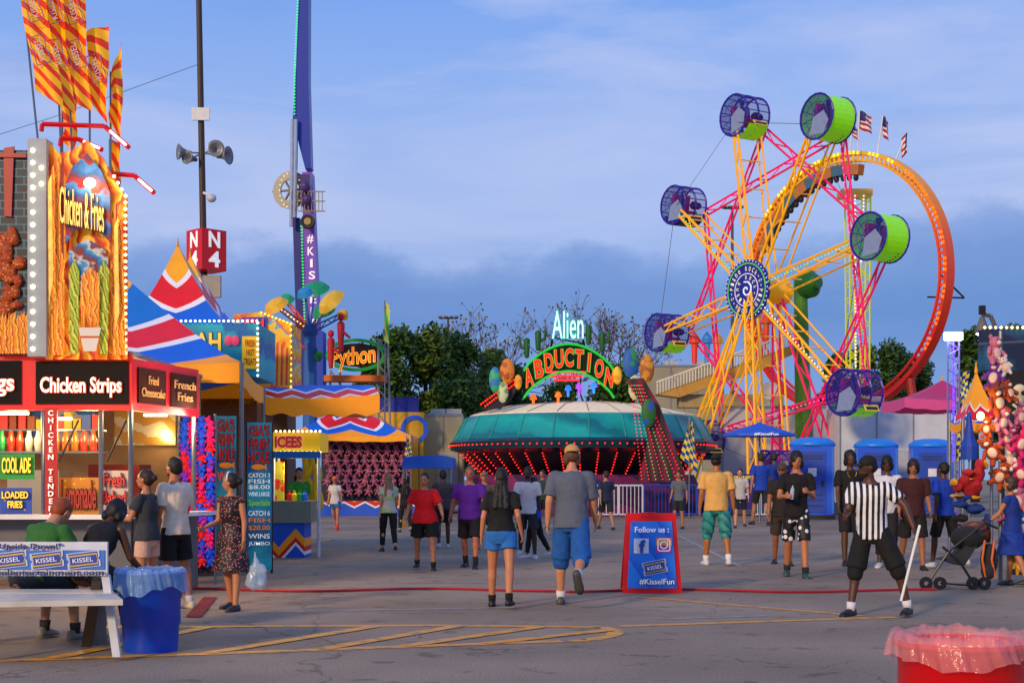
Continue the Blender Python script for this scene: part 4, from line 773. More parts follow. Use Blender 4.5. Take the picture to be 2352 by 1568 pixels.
def cage(kind):
    b=MB();r=.88;L=.62;g=kind=='green'
    for x in((-L,L) if g else (-L,0,L)):
        for k in range(20): a,a2=k*pi/10,(k+1)*pi/10;b.cyl((x,r*cos(a),r*sin(a)),(x,r*cos(a2),r*sin(a2)),.045,n=5)
    if not g:
        for k in range(16): a=k*pi/8;b.cyl((-L,r*cos(a),r*sin(a)),(L,r*cos(a),r*sin(a)),.022,n=4)
    for k in range(5): a=k*pi/5+.2;b.cyl((-L,r*cos(a),r*sin(a)),(-L,-r*cos(a),-r*sin(a)),.016,n=4)
    for q in(.33,.66):
        for k in range(16): a,a2=k*pi/8,(k+1)*pi/8;b.cyl((-L,q*r*cos(a),q*r*sin(a)),(-L,q*r*cos(a2),q*r*sin(a2)),.014,n=4)
    o=b.build('cage',mt('30189a',.4,e=.06),t,True)
    b=MB();n=28;rg=[[b.bm.verts.new((x,r*.99*cos(k*2*pi/n),r*.99*sin(k*2*pi/n))) for k in range(n)] for x in(-L*.98,L*.98)]
    for k in range(n): b.bm.faces.new((rg[0][k],rg[0][(k+1)%n],rg[1][(k+1)%n],rg[1][k]))
    if g: b.bm.faces.new(rg[1])
    b.build('mesh_skin',mt('40187c',.5,a=.42,e=.03) if not g else mt('8eea04',.35,e=.22),o,True)
    b=MB();b.rev((-L*.96,0,0),(1,0,0),[(0,r*.97),(.004,r*.97)],28);b.build('end_mesh',mt('1c2a9c',.5,a=.3,e=.03),o,True)
    b=MB();b.prism([(-L-.03,-.55,-.62),(-L-.03,-.7,-.1),(-L-.03,-.35,.25),(-L-.03,.15,-.05),(-L-.03,.2,-.75)],(.03,0,0));b.build('end_window',mt('8494b8',.3),o,True)
    if g:
        for k in range(10): a=-pi*.75+k*.16;b=MB();b.ell((L*.55,r*1.0*cos(a),r*1.0*sin(a)),(.03,.03,.03),8);b.build('rivet',mt('3a5a08'),o,True)
    else:
        vs_=[];n=10;b=MB()
        for k in range(n+1):
            a=-pi*.8+k*(pi*.62)/n;vs_.append([(x,r*1.04*cos(a),r*1.04*sin(a)) for x in(-L*.75,L*1.03)])
        for k in range(n): b.face([vs_[k][0],vs_[k][1],vs_[k+1][1],vs_[k+1][0]])
        if kind!='plain': b.build('green_panel',mt('8eea04',.35,e=.22),o,True)
        else: b.build('dark_panel',mt('2a1c5c',.4),o,True)
        b=MB();b.box((.1,-.84,-.5),(.75,.03,.28),0,R(-32));b.build('name_plate',mt('e0c050',e=.15),o,True);b=MB();b.box((.1,-.865,-.515),(.6,.03,.13),0,R(-32));b.build('plate_mark',mt('2a2a2a'),o,True)
    b=MB();b.box((.05,0,-.25),(1.0,.7,.12));b.box((.05,.3,.1),(1.0,.12,.85));b.build('seat',mt('d01020',.5,e=.12),o,True)
    b=MB();b.caps((L,0,.1),(L+.25,0,.1),.2,.16,12);b.build('drive_motor',mt('1a1a20'),o,True,True)
    b=MB();b.caps((-.1,.05,0),(-.1,.05,.35),.17,.13,8);b.ell((-.1,0,.6),(.11,.12,.14));b.build('rider',mt('2a2c3a'),o,True,True)
    return o
kinds=['panel','green','green','panel','plain','plain','panel','plain'];proto={}
ax=math.atan2(-n_.y,-n_.x)+R(8)
for a,kd in zip(dirs,kinds):
    if kd in proto: o=copy_tree(proto[kd],t)
    else: o=proto[kd]=cage(kd)
    o.parent=t;o.location=t.matrix_basis.inverted()@rp(a,Rw,0);o.rotation_euler=(random.uniform(-.25,.25),0,ax)
# ---------------------------------------------------------------- ring coaster
Y=82;s=F/Y;C0=P(1934,652,Y);an_=R(54);n2=V((-sin(an_),-cos(an_),0));u2=V((cos(an_),-sin(an_),0));Rr=7.5
t=thing('loop_coaster','tall orange and yellow lit loop coaster behind the big wheel','roller coaster',(C0.x,C0.y,0))
def rq(a,r,o): return C0+u2*(r*cos(a))+up*(r*sin(a))+n2*o
lm=band([(.0,'a00c04'),(.45,'cc2004'),(.68,'e04c04'),(.84,'e89008'),(1,'e8b810')],(0,0,.048),.0,1,const=False,r=.4,e=.14,fr=False)
n=84;RT=.56
for r0,r1,o0,o1,nm in((Rr,Rr-.2,.34,-.34,'loop_track'),(Rr-RT+.12,Rr-RT,.34,.2,'track_rail'),(Rr-RT+.12,Rr-RT,-.2,-.34,'track_rail')):
    b=MB();rg=[]
    for k in range(n): a=k*2*pi/n;rg.append([b.bm.verts.new(rq(a,r_,o)) for r_,o in((r0,o0),(r0,o1),(r1,o1),(r1,o0))])
    for k in range(n):
        for j in range(4): b.bm.faces.new((rg[k][j],rg[k][(j+1)%4],rg[(k+1)%n][(j+1)%4],rg[(k+1)%n][j]))
    b.build(nm,lm,t)
b=MB()
for k in range(96):
    a=-.75+k*(4.64)/96;tg=-u2*sin(a)+up*cos(a);c0=rq(a,Rr-.18,.28);c1_=rq(a,Rr-RT+.02,.28)
    b.prism([c0-tg*.08,c1_-tg*.08,c1_+tg*.08,c0+tg*.08],-n2*.05)
b.build('track_ties',lm,t)
AM=mt('ff8010',e=.8);YM=mt('ffd83a',e=1.3);bb_={0:MB(),1:MB()}
for k in range(110):
    a=-.6+k*(4.34)/110;c=rq(a,Rr-.1,.35)
    rd=u2*cos(a)+up*sin(a);tg=-u2*sin(a)+up*cos(a);g_=int(1.0<a<2.5)
    if k%5 not in(3,4):
        for e_ in(-.055,.045): cc=c+rd*e_;bb_[g_].prism([cc-rd*.03-tg*.08,cc+rd*.03-tg*.08,cc+rd*.03+tg*.08,cc-rd*.03+tg*.08],n2*.03)
bb_[0].build('light_panels',AM,t);bb_[1].build('light_panels',YM,t)
for k in range(9):
    a=R(80+k*9);c=rq(a,Rr-1.05,0)
    rd=u2*cos(a)+up*sin(a);tg=-u2*sin(a)+up*cos(a);b=MB();w2=.5;b.prism([c-tg*w2-rd*.3,c+tg*w2-rd*.3,c+tg*w2+rd*.3,c-tg*w2+rd*.3],n2*.5);cr=b.build('train_car',mt('3f6a7c' if k%2 else 'b8702a',.4),t)
    b=MB();[b.ell(c+tg*d-rd*.45+n2*.3,(.16,.16,.2),8) for d in(-.25,.25)];[b.caps(c+tg*d-rd*.35+n2*.3,c+tg*d+n2*.3,.12,.14,6) for d in(-.25,.25)];b.build('riders',mt('1c1820'),cr,smooth=True)
for sgn in(-1,1): MB().cyl(rq(R(-90+sgn*40),Rr,0),V((C0.x,C0.y,0))+u2*sgn*6,.25).build('support',mt('a8240c'),t)
b=MB();b.tube([P(2130,682,Y-5),P(2215,684,Y-5)],.05);b.tube([P(2160,630,Y-5),P(2215,684,Y-5)],.05);b.build('service_arm',BLK,t)
Y=86;t=thing('drop_tower','slim yellow green lit lattice tower seen inside the loop','ride',P(1970,gy(Y),Y))
b=MB()
for x0,x1 in((1950,1958),(1990,1984)): b.truss(P(x0,440,Y),P(x1,gy(Y),Y),.25,.3,(1,0,0),.06,40)
b.truss(P(1970,440,Y),P(1970,gy(Y),Y),.5,.4,(1,0,0),.06,34);b.build('lattice',mt('b8c414',e=.25),t);bulbs('tower_lights',line(P(1964,450,Y-.5),P(1966,940,Y-.5),60),.06,mt('ffd0f0',e=1.4),t);bulbs('tower_lights',line(P(1984,450,Y-.5),P(1978,600,Y-.5),20),.06,mt('ffd0f0',e=1.4),t)
b=MB();b.rect(1935,433,2005,448,Y-.5,1.5);b.build('top_platform',mt('c8a040',e=.2),t)
Y=64;t=thing('ride_tower','thick green column with round green gear head behind the wheel','ride',P(1843,gy(Y),Y));MB().cyl(P(1850,gy(Y),Y),P(1838,640,Y),.42,.3,16).build('column',mt('4a8a04',.4),t)
b=MB();b.rev(P(1860,652,Y-.3),(.6,-.8,.1),[(-.4,.2),(-.3,.62),(.1,.62),(.3,.35),(.5,.3)],20);b.build('gear_head',mt('1f6a14',.4),t)
usm=band([(0,'b01020'),(.5,'e4e4ea')],(0,3.5,0),0,1,'UV')
for i,(x,y,bx,by,w_,h_) in enumerate(((1958,283,1952,350,9,34),(1974,254,1970,350,20,50),(2028,266,2014,362,9,56),(2084,303,2052,380,9,58))):
    Y=80;t=thing('flag',['smallest national flag, leftmost on top of the loop','largest national flag flying on top of the loop','third national flag from the left on the loop','rightmost national flag on the loop, on a leaning pole'][i],'flag',P(bx,by,Y),0,'national flags on top of the loop')
    MB().cyl(P(bx,by,Y),P(x,y,Y),.04).build('pole',WHT,t);a=P(x,y,Y)
    f_=lambda u,v:a+V((u*w_*.035*(1 if i!=3 else -1),.12*sin(u*6+v*3),-(1-v)*h_*.02-u*.35));sheet('cloth',f_,8,8,usm,t)
    f2=lambda u,v:f_(u*.45,.5+v*.5)-V((0,.03,0));sheet('canton',f2,4,4,mt('1c2a6a'),t)
Y=66;t=thing('slide_structure','cream and yellow stair ramp with railings behind the wheel','ride',P(1660,gy(Y),Y))
MB().poly([(1508,905),(1740,822),(1825,790),(1825,812),(1745,850),(1560,912)],Y,1.2).build('ramp',mt('b88c3c',e=.06),t)
b=MB()
for k in range(46): x=1510+k*6.8;y=905-(x-1508)*.36;b.cyl(P(x,y,Y-.1),P(x,y-26,Y-.1),.03,n=4)
b.cyl(P(1508,878,Y-.1),P(1822,764,Y-.1),.05,n=5);b.build('railing',mt('e0dcc8'),t)
b=MB();b.rect(1560,905,1800,935,Y+.5,1);b.build('base_wall',mt('a89868'),t)
for i,(x,h) in enumerate(((1595,'d83a2a'),(1624,'3a8ad0'),(1648,'f0b01c'),(1720,'f0b01c'),(1760,'d83a2a'))): b=MB();p=P(x,790 if i<4 else 745,Y);b.rev(p,(0,0,1),[(-.9,.12),(0,.15),(.05,.3),(.35,.2),(.6,0)],10);b.build('spire',mt(h,e=.15),t)
t=thing('satellite_dish','grey satellite dish standing on the white trailer roof','dish',P(1770,930,63));b=MB();b.rev(P(1770,900,63),(-.3,-.9,.3),[(0,0),(.06,.3),(.16,.42),(.18,.42),(.1,.28)],20);b.build('bowl',mt('a8b0b4'),t,smooth=True);MB().cyl(P(1772,905,63),P(1772,934,63),.05).build('mast',STEEL,t)
# ---------------------------------------------------------------- fences, toilets, umbrella
def barricade(x0,x1,lab,mat=None,Y=52.6):
    a=P(x0,0,Y).x;c=P(x1,0,Y).x;z0,z1=.15,1.22;t=thing('barricade',lab,'barrier',((a+c)/2,Y,0),0,'metal crowd barricades');b=MB()
    b.tube([(a,Y,z0),(a,Y,z1),(c,Y,z1),(c,Y,z0),(a,Y,z0)],.035,5);n=int((c-a)/.13)
    for k in range(1,n): b.cyl((a+(c-a)*k/n,Y,z0),(a+(c-a)*k/n,Y,z1),.018,n=4)
    b.build('frame',mat or mt('c8ccd0',.4,m=.1,e=.05),t)
    for x in(a+.2,c-.2): MB().box((x,Y,.07),(.06,.6,.05)).build('foot',STEEL,t)
o=['leftmost','second','third','fourth','fifth','rightmost']
for i,(x0,x1) in enumerate(((1366,1420),(1422,1476),(1732,1790),(1792,1830))): barricade(x0,x1,'grey metal crowd barricade, %s of those by the rides'%o[i])
for i,(x0,x1) in enumerate(((1480,1562),(1564,1600),(1602,1678))): barricade(x0,x1,'blue ride queue fence panel, %s of the blue ones'%['left','middle','right'][i],mt('1a42a8',.4),53.2)
def toilet(px,lab,Y=52):
    x=P(px,0,Y).x;t=thing('portable_toilet',lab,'portable toilet',(x,Y,0),R(-12),'blue portable toilets')
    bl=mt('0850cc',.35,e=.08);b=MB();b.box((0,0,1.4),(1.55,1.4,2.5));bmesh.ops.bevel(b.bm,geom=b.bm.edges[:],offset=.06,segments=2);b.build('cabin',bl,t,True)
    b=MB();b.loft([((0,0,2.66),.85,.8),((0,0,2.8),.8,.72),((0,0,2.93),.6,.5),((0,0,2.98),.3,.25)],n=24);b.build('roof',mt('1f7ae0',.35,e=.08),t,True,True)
    b=MB();b.box((0,-.72,1.35),(.95,.04,2.2));b.build('door',mt('063ca4',.4,e=.04),t,True);b=MB();b.box((.0,-.75,1.7),(.3,.02,.3));b.build('label_plate',WHT,t,True);b=MB();b.box((.36,-.76,1.3),(.08,.04,.2));b.build('door_latch',BLK,t,True)
    for zz in(.5,.7,.9,2.2,2.3): b=MB();b.box((0,-.75,zz),(.7,.02,.06));b.build('vent',mt('0a3070'),t,True)
    for xx in(-.72,.72): b=MB();b.box((xx,-.71,1.4),(.08,.05,2.4));b.build('corner_rib',mt('1f70dc',.4),t,True)
    b=MB();b.box((0,0,.08),(1.6,1.45,.16));b.build('skid',BLK,t,True)
toilet(1866,'blue portable toilet nearest the big wheel legs');toilet(2012,'middle blue portable toilet in front of the white trailer',54);toilet(2138,'rightmost blue portable toilet beside the purple lit truss',54)
Y=48;t=thing('patio_umbrella','open blue umbrella over workers near the wheel entrance','umbrella',P(1745,gy(Y),Y));MB().cyl(P(1745,gy(Y),Y),P(1745,972,Y),.035).build('pole',STEEL,t)
b=MB();p=P(1745,0,Y);b.rev((p.x,Y,0),(0,0,1),[(P(0,1002,Y).z,1.25),(P(0,996,Y).z,1.22),(P(0,972,Y).z,.1),(P(0,968,Y).z,0)],8,up=(1,0,0));b.build('canopy',mt('0c54c8',e=.06),t);txt('#KisselFun',(p.x,Y-1.26,P(0,999,Y).z),.8,.1,WTX,t)
Y=49;t=thing('notice_sign','purple safety notice board standing by the queue barricade','sign',P(1707,gy(Y),Y));b=MB();b.rect(1682,1088,1731,1170,Y,.05);b.build('board',mt('2a1a76',e=.08),t);ptxt('FOR YOUR SAFETY',1686,1092,1728,1099,Y-.01,mt('f0d84a',e=.3),t)
for i in range(6): b=MB();b.rect(1688,1106+i*9,1716-(i%3)*5,1109+i*9,Y-.01,.01);b.build('text_line',WTX,t)
[MB().cyl(P(x,1170,Y),P(x,gy(Y),Y),.03).build('leg',STEEL,t) for x in(1686,1728)]
t=thing('exit_sign','small blue EXIT panel on the barricade','sign',P(1762,1115,50));MB().rect(1742,1106,1785,1128,50,.03).build('panel',mt('2a3a96',e=.05),t);ptxt('EXIT',1747,1110,1780,1124,49.99,mt('f0d84a',e=.4),t)
def checkm():
    M,nt,b=base('checks');tc=N(nt,'ShaderNodeTexCoord');c=N(nt,'ShaderNodeTexChecker');mp=N(nt,'ShaderNodeMapping');mp.inputs['Scale'].default_value=(4,11,1);nt.links.new(tc.outputs['UV'],mp.inputs[0]);nt.links.new(mp.outputs[0],c.inputs['Vector']);c.inputs['Scale'].default_value=1;c.inputs['Color1'].default_value=lin('173f9c');c.inputs['Color2'].default_value=lin('e6d43a');nt.links.new(c.outputs[0],b.inputs['Base Color']);return M
CK=checkm()
for i,(q,Y) in enumerate((([(1585,958),(1592,975),(1602,1085),(1562,1050)],50),([(936,1000),(944,1020),(950,1078),(926,1068)],52),([(2200,860),(2225,850),(2228,940),(2196,960)],30),([(2196,960),(2222,950),(2230,1050),(2196,1060)],29.5))):
    t=thing('feather_flag',['checkered blue and yellow flag right of the saucer ride','checkered flag beside the prize tent','upper checkered flag beside the purple lit truss','lower checkered flag beside the purple lit truss'][i],'flag',P(q[0][0],gy(Y),Y),0,'checkered feather flags')
    a,bq,c,d=[P(x,y,Y) for x,y in q];sheet('cloth',lambda u,v:d.lerp(c,u).lerp(a.lerp(bq,u),v)+V((0,.1*sin(v*8+u*3),0)),6,16,CK,t);MB().cyl(P(q[0][0]-2,q[0][1],Y),P(q[0][0]-2,gy(Y),Y),.02).build('pole',STEEL,t)
# ---------------------------------------------------------------- right side
Y=30;t=thing('light_tower','purple lit truss tower topped by a bright white floodlight','light tower',P(2190,gy(Y),Y))
b=MB();[b.truss(P(2190,785,Y+dy),P(2190,gy(Y),Y+dy),.12,.12,(1,0,0),.02,30) for dy in(-.12,.12)];b.build('truss',mt('6a60b0',.3,e=.05),t)
b=MB();b.cyl(P(2190,785,Y),P(2190,1060,Y),.02);b.build('light_tube',mt('5a2cff',e=2.6),t)
for x in(2180,2200): b=MB();b.box(P(x,772,Y-.2),(.17,.12,.16));b.build('floodlight',mt('f4f8ff',e=18),t)
glow(P(2188,760,Y-.9),26,(.95,.97,1),t)
Y=26;t=thing('street_lamp','grey arm lamp with shade above the prize booths','lamp',P(2352,gy(Y),Y));MB().tube([P(2352,900,Y),P(2275,725,Y),P(2256,722,Y)],.04).build('arm',mt('5a5550'),t);MB().box(P(2256,712,Y),(.1,.1,.16)).build('sensor',BLK,t);b=MB();b.rev(P(2256,765,Y),(0,0,1),[(0,.15),(.12,.1),(.3,.04)],14);b.build('shade',mt('6a6560'),t,smooth=True);MB().ell(P(2256,766,Y),(.11,.11,.04)).build('bulb',mt('fff6d0',e=12),t)
tent('pink tent roof behind the purple lit truss',P(2165,872,46),sqt(2150,46,1.4,P(0,918,46).z),mt('b82a60',.5,e=.06),val='d04a88',legs=False)
tent('red, white and yellow striped tent at the far right',P(2242,850,28),sqt(2245,28,.42,P(0,965,28).z),tentm(2,.3,[(0,'0c58c8'),(.2,'e0e0ea'),(.25,'d00c18'),(.5,'e0e0ea'),(.54,'f2a00a')]),vh=.15)
t=thing('patio_umbrella','closed dark blue umbrella beside the checkered flags','umbrella',P(2226,gy(27),27));b=MB();b.rev(P(2226,1055,27),(0,0,1),[(0,.15),(.25,.16),(.45,.09),(.85,.04),(.95,0)],10);b.build('canopy',mt('143fa8',v=.3),t);MB().cyl(P(2226,gy(27),27),P(2226,942,27),.02).build('pole',STEEL,t)
Y=21;bo=thing('game_booth','dark pirate themed game booth at the right edge','game booth',P(2380,gy(Y),Y))
MB().rect(2262,755,2500,850,Y+.6,.3).build('upper_sign',band([(0,'0c285a'),(.5,'145a7a'),(.8,'081c40')],(.8,0,1),1.2,3,const=False,e=.04),bo)
MB().rect(2322,850,2500,975,Y+.3,.2).build('skull_board',mt('14110f'),bo)
b=MB();b.ell(P(2342,900,Y+.25),(.11,.05,.12));b.box(P(2342,920,Y+.25),(.11,.06,.08));b.cyl(P(2326,950,Y+.25),P(2356,928,Y+.25),.02);b.cyl(P(2326,928,Y+.25),P(2356,950,Y+.25),.02);b.build('skull_emblem',mt('d8c8a0',e=.08),bo,smooth=True)
for x in(2334,2350): b=MB();b.ell(P(x,902,Y+.19),(.03,.03,.035));b.build('skull_eye',BLK,bo)
MB().rect(2330,975,2500,gy(Y+.4),Y+.6,.2).build('wall',mt('2a1c2a'),bo);bulbs('bulb',line(P(2262,752,Y+.5),P(2400,752,Y+.5),12),.022,WARM,bo);bulbs('bulb',line(P(2322,980,Y+.2),P(2400,980,Y+.2),6),.025,WARM,bo)
b=MB();b.cyl(P(2298,760,19.6),P(2298,gy(19.6),19.6),.03);b.tube([P(2250,790,19.6),P(2352,785,19.6)],.02);b.tube([P(2250,960,19.6),P(2352,960,19.6)],.02);b.build('hanging_pole',STEEL,bo)
glow(P(2250,955,19.2),16,(1,.65,.28),bo);MB().ell(P(2252,955,19.6),(.05,.05,.06)).build('lantern',mt('ffd070',e=18),bo)
pp={}
def bear(h,rr):
    k=h
    if k in pp: o=copy_tree(pp[k])
    else:
        o=thing('plush_toy','','plush toy');pp[k]=o;plush_mesh('body',mt(h,.95,v=.4,s=9,e=.02,bump=.6),1.,par=o)
        MB().ell((0,-.55,.85),(.22,.16,.17)).build('muzzle',mt('e0c8b8',.9),o,True,True);[MB().ell((s*.2,-.53,1.1),(.06,.05,.07)).build('eye',BLK,o,True,True) for s in(-1,1)]
        MB().ell((0,-.36,.02),(.38,.18,.45)).build('belly',mt('d8b8a8',.9),o,True,True)
    o.scale=(rr,)*3;return o
L_=[(2288,812,'c8708a',.17,'pale pink'),(2290,868,'6a3098',.17,'purple'),(2286,925,'983c14',.18,'rust brown'),(2296,972,'c8708a',.15,'pale pink'),(2316,1006,'c04878',.15,'deep pink'),(2285,1040,'983c14',.17,'rust brown'),(2338,1020,'c81c68',.17,'hot pink'),(2344,1090,'c81c68',.16,'hot pink'),(2300,1095,'a84410',.16,'orange brown'),(2336,1150,'c8708a',.17,'pale pink'),(2318,1185,'c04878',.13,'deep pink'),(2344,1215,'1a70b8',.15,'blue'),(2340,1262,'2a8a3a',.13,'green'),(2348,958,'c8708a',.14,'pale pink'),(2335,1300,'c89018',.11,'yellow'),(2318,1060,'d8c8c0',.13,'off white'),(2350,1130,'1a70b8',.13,'blue'),(2272,985,'a84410',.12,'orange brown'),(2312,905,'983c14',.13,'rust brown'),(2308,845,'d8c8c0',.11,'off white')]
for i,(x,y,h,rr,nm) in enumerate(L_):
    o=bear(h,rr);o.location=P(x,y,19.5)+V((0,random.uniform(-.1,.1),0));o.rotation_euler=(random.uniform(-.3,.2),random.uniform(-.6,.6),random.uniform(-.8,.5))
    tag(o,nm+' plush bear hanging in the prize cluster at the right edge','plush toy',nm+' plush bears in the right prize cluster')
t=thing('giant_plush','large red, yellow and blue plush figure above the stroller','plush toy',P(2225,1120,19.4))
def rag(nm,els,h):
    b=MB()
    for x,y,rx,rz in els: b.ell(P(x,y,19.4),(rx,.14,rz),10)
    remesh(b.build(nm,mt(h,.9,v=.3,s=8),t,smooth=True),.015,.06,1)
rag('torso',[(2232,1118,.14,.14),(2216,1105,.1,.08),(2247,1092,.08,.1),(2252,1068,.05,.08),(2225,1085,.09,.05),(2200,1120,.07,.07)],'980c16');rag('trim',[(2192,1108,.04,.06),(2200,1138,.12,.022),(2240,1142,.12,.025),(2264,1066,.03,.06),(2226,1100,.08,.018)],'c89014');rag('skirt',[(2205,1158,.11,.05),(2240,1168,.14,.07),(2266,1200,.04,.12),(2215,1142,.1,.04)],'10307a');rag('boot',[(2205,1190,.12,.05),(2222,1212,.07,.06)],'141416')
t=thing('bongo_drum','brown leather drum shaped bag on the stroller handle','bag',P(2235,1225,18.9));b=MB();b.rev(P(2202,1228,18.9),(1,0,.12),[(0,.1),(.05,.14),(.2,.16),(.36,.14),(.4,.1)],16);b.build('shell',mt('5a2a18',.4),t,smooth=True)
for x in(2206,2264): b=MB();b.rev(P(x,1228-(x-2206)*.14,18.9),(1,0,.12),[(0,.15),(.02,.15)],16);b.build('band',mt('2a120c'),t)
Y=18.6;t=thing('stroller','black folding stroller with orange and grey bags','stroller',P(2205,gy(Y),Y));b=MB()
for o in(0,.42):
    q=lambda x,y:P(x,y,Y+o)
    b.tube([q(2130,1340),q(2180,1265),q(2262,1200),q(2290,1212)],.018);b.tube([q(2240,1345),q(2205,1290),q(2165,1255)],.018);b.tube([q(2160,1338),q(2240,1345)],.014)
b.tube([P(2290,1212,Y),P(2290,1212,Y+.42)],.02);b.build('frame',mt('1a1a1e',.4),t)
for x in(2128,2160,2236,2262):
    for o in(0,.42):
        b=MB();b.rev(P(x,gy(Y)-.09*F/Y,Y+o-.02),(0,1,0),[(0,.03),(0,.085),(.035,.085),(.035,.03)],16,ring=True);b.build('wheel',BLK,t)
b=MB();b.prism([P(2165,1285,Y+.03),P(2215,1300,Y+.03),P(2262,1225,Y+.03),P(2240,1215,Y+.03),P(2205,1275,Y+.03)],(0,.36,0));b.build('seat',mt('2a2b30',.9),t);b=MB();b.ell(P(2222,1235,Y+.2),(.22,.24,.16));b.build('canopy',mt('17181b',.9),t,smooth=True)
t=thing('backpack','orange and black backpack hanging behind the stroller','bag',P(2272,1290,Y));b=MB();b.ell(P(2272,1285,Y+.2),(.12,.1,.22));b.ell(P(2270,1310,Y+.12),(.1,.08,.12));b.build('pack',mt('26262a',.9,v=.4),t,smooth=True)
for x in(2262,2284): b=MB();b.tube([P(x,1240,Y+.08),P(x-6,1285,Y+.06),P(x+2,1325,Y+.08)],.016);b.build('strap',mt('d8641c'),t)
# ---------------------------------------------------------------- foreground objects
p=G(1497,1362);Y=p.y;s=F/Y;t=thing('sandwich_board','blue and red folding sign reading Follow us','sign',p)
def quadp(b,pts,d,off=0): b.prism([P(x,y,Y+off) for x,y in pts],(0,d,0))
b=MB();quadp(b,[(1438,1178),(1551,1178),(1567,1362),(1430,1362)],.04,.02);quadp(b,[(1470,1186),(1474,1176),(1508,1176),(1514,1186)],.04,.0);b.build('frame',mt('cc060e',.35,e=.08),t)
b=MB();b.prism([P(1438,1178,Y+.08),P(1551,1178,Y+.08),P(1560,1350,Y+.75),P(1425,1350,Y+.75)],(0,.03,0));b.build('rear_panel',mt('cc060e',.35,e=.08),t)
b=MB();quadp(b,[(1449,1197),(1543,1197),(1555,1350),(1441,1350)],.02,-.002);b.build('poster',band([(0,'0c50c4'),(.5,'1a74e0')],(3,0,2),0,1,e=.12,const=False),t)
ptxt('Follow us :',1458,1209,1536,1222,Y-.006,WTX,t,off=.02);ptxt('#KisselFun',1468,1328,1548,1342,Y-.006,WTX,t,off=.01,outline=mt('14429a'))
MB().rect(1456,1236,1490,1270,Y-.01,.006).build('social_icon',mt('f2f4f8'),t);ptxt('f',1468,1239,1482,1269,Y-.016,mt('1550b0'),t,off=.05);b=MB();b.rect(1507,1234,1543,1268,Y-.01,.006);b.build('social_icon',band([(0,'e8b02a'),(.35,'e0405a'),(.7,'b02a98')],(0,0,3.),.3,3,const=False,e=.1),t)
b=MB();c=P(1525,1251,Y-.016)
for k in range(20): a,a2=k*pi/10,(k+1)*pi/10;b.cyl(c+V((.045*cos(a),0,.045*sin(a))),c+V((.045*cos(a2),0,.045*sin(a2))),.008,n=4)
b.tube([c+V((x*.075,0,z_*.075)) for x,z_ in((-1,-.8),(-.8,-1),(.8,-1),(1,-.8),(1,.8),(.8,1),(-.8,1),(-1,.8),(-1,-.8))],.008,4);b.ell(c+V((.05,0,.05)),(.01,.006,.01));b.build('icon_ring',WTX,t);ticket(P(1504,1302,Y-.012),.31,.17,t,.2)
p=G(120,1508);Y=p.y;t=thing('picnic_bench','white slatted bench whose backrest is a blue and white sign','bench',p)
b=MB();b.rect(-200,1244,246,1322,Y,.04);b.build('backrest',mt('d8dce4',.5),t);b=MB();b.rect(-200,1263,240,1307,Y-.012,.01);b.build('picture_strip',band([(0,'1c50b8'),(.5,'3a78d0')],(1.4,0,1),.5,3,const=False),t)
ptxt('Upside Down!"',0,1247,142,1263,Y-.012,mt('2a2e6c'),t,off=.015);ptxt('selentertainment.com',-6,1307,240,1320,Y-.012,mt('2a2e6c'),t,off=.01)
for i in range(4): ticket(P(-60+i*84,1285,Y-.016),.27,.13,t,.12)
for pts_ in([P(-200,1362,Y-.1),P(264,1362,Y-.1),P(282,1376,Y-.45),P(-200,1384,Y-.45)],[P(-200,1352,Y+.25),P(250,1352,Y+.25),P(256,1360,Y-.05),P(-200,1360,Y-.05)]): b=MB();b.prism(pts_,(0,0,-.045));b.build('seat_plank',mt('c4c0b6',.6,v=.3),t)
def leg(a,c,w_,m): b=MB();b.prism([P(a[0],a[1],Y+a[2]),P(a[0]+w_,a[1],Y+a[2]),P(c[0]+w_,c[1],Y+c[2]),P(c[0],c[1],Y+c[2])],(0,.05,0));b.build('leg',m,t)
leg((232,1320,.02),(258,1508,-.3),18,mt('c8c8c8',v=.3));leg((212,1325,.1),(186,1485,.6),22,mt('4f463c'));leg((-60,1320,.02),(-40,1508,-.3),18,mt('c8c8c8',v=.3))
t=thing('backless_bench','low grey bench under the two seated people','bench',G(130,1478));Yb=G(130,1478).y;MB().box((P(120,0,Yb).x,Yb+.02,.42),(1.9,.3,.04)).build('seat',mt('8a8680'),t);[MB().box((P(x,0,Yb).x,Yb+.02,.2),(.06,.28,.4)).build('leg',mt('6a6660'),t) for x in(-60,225)]
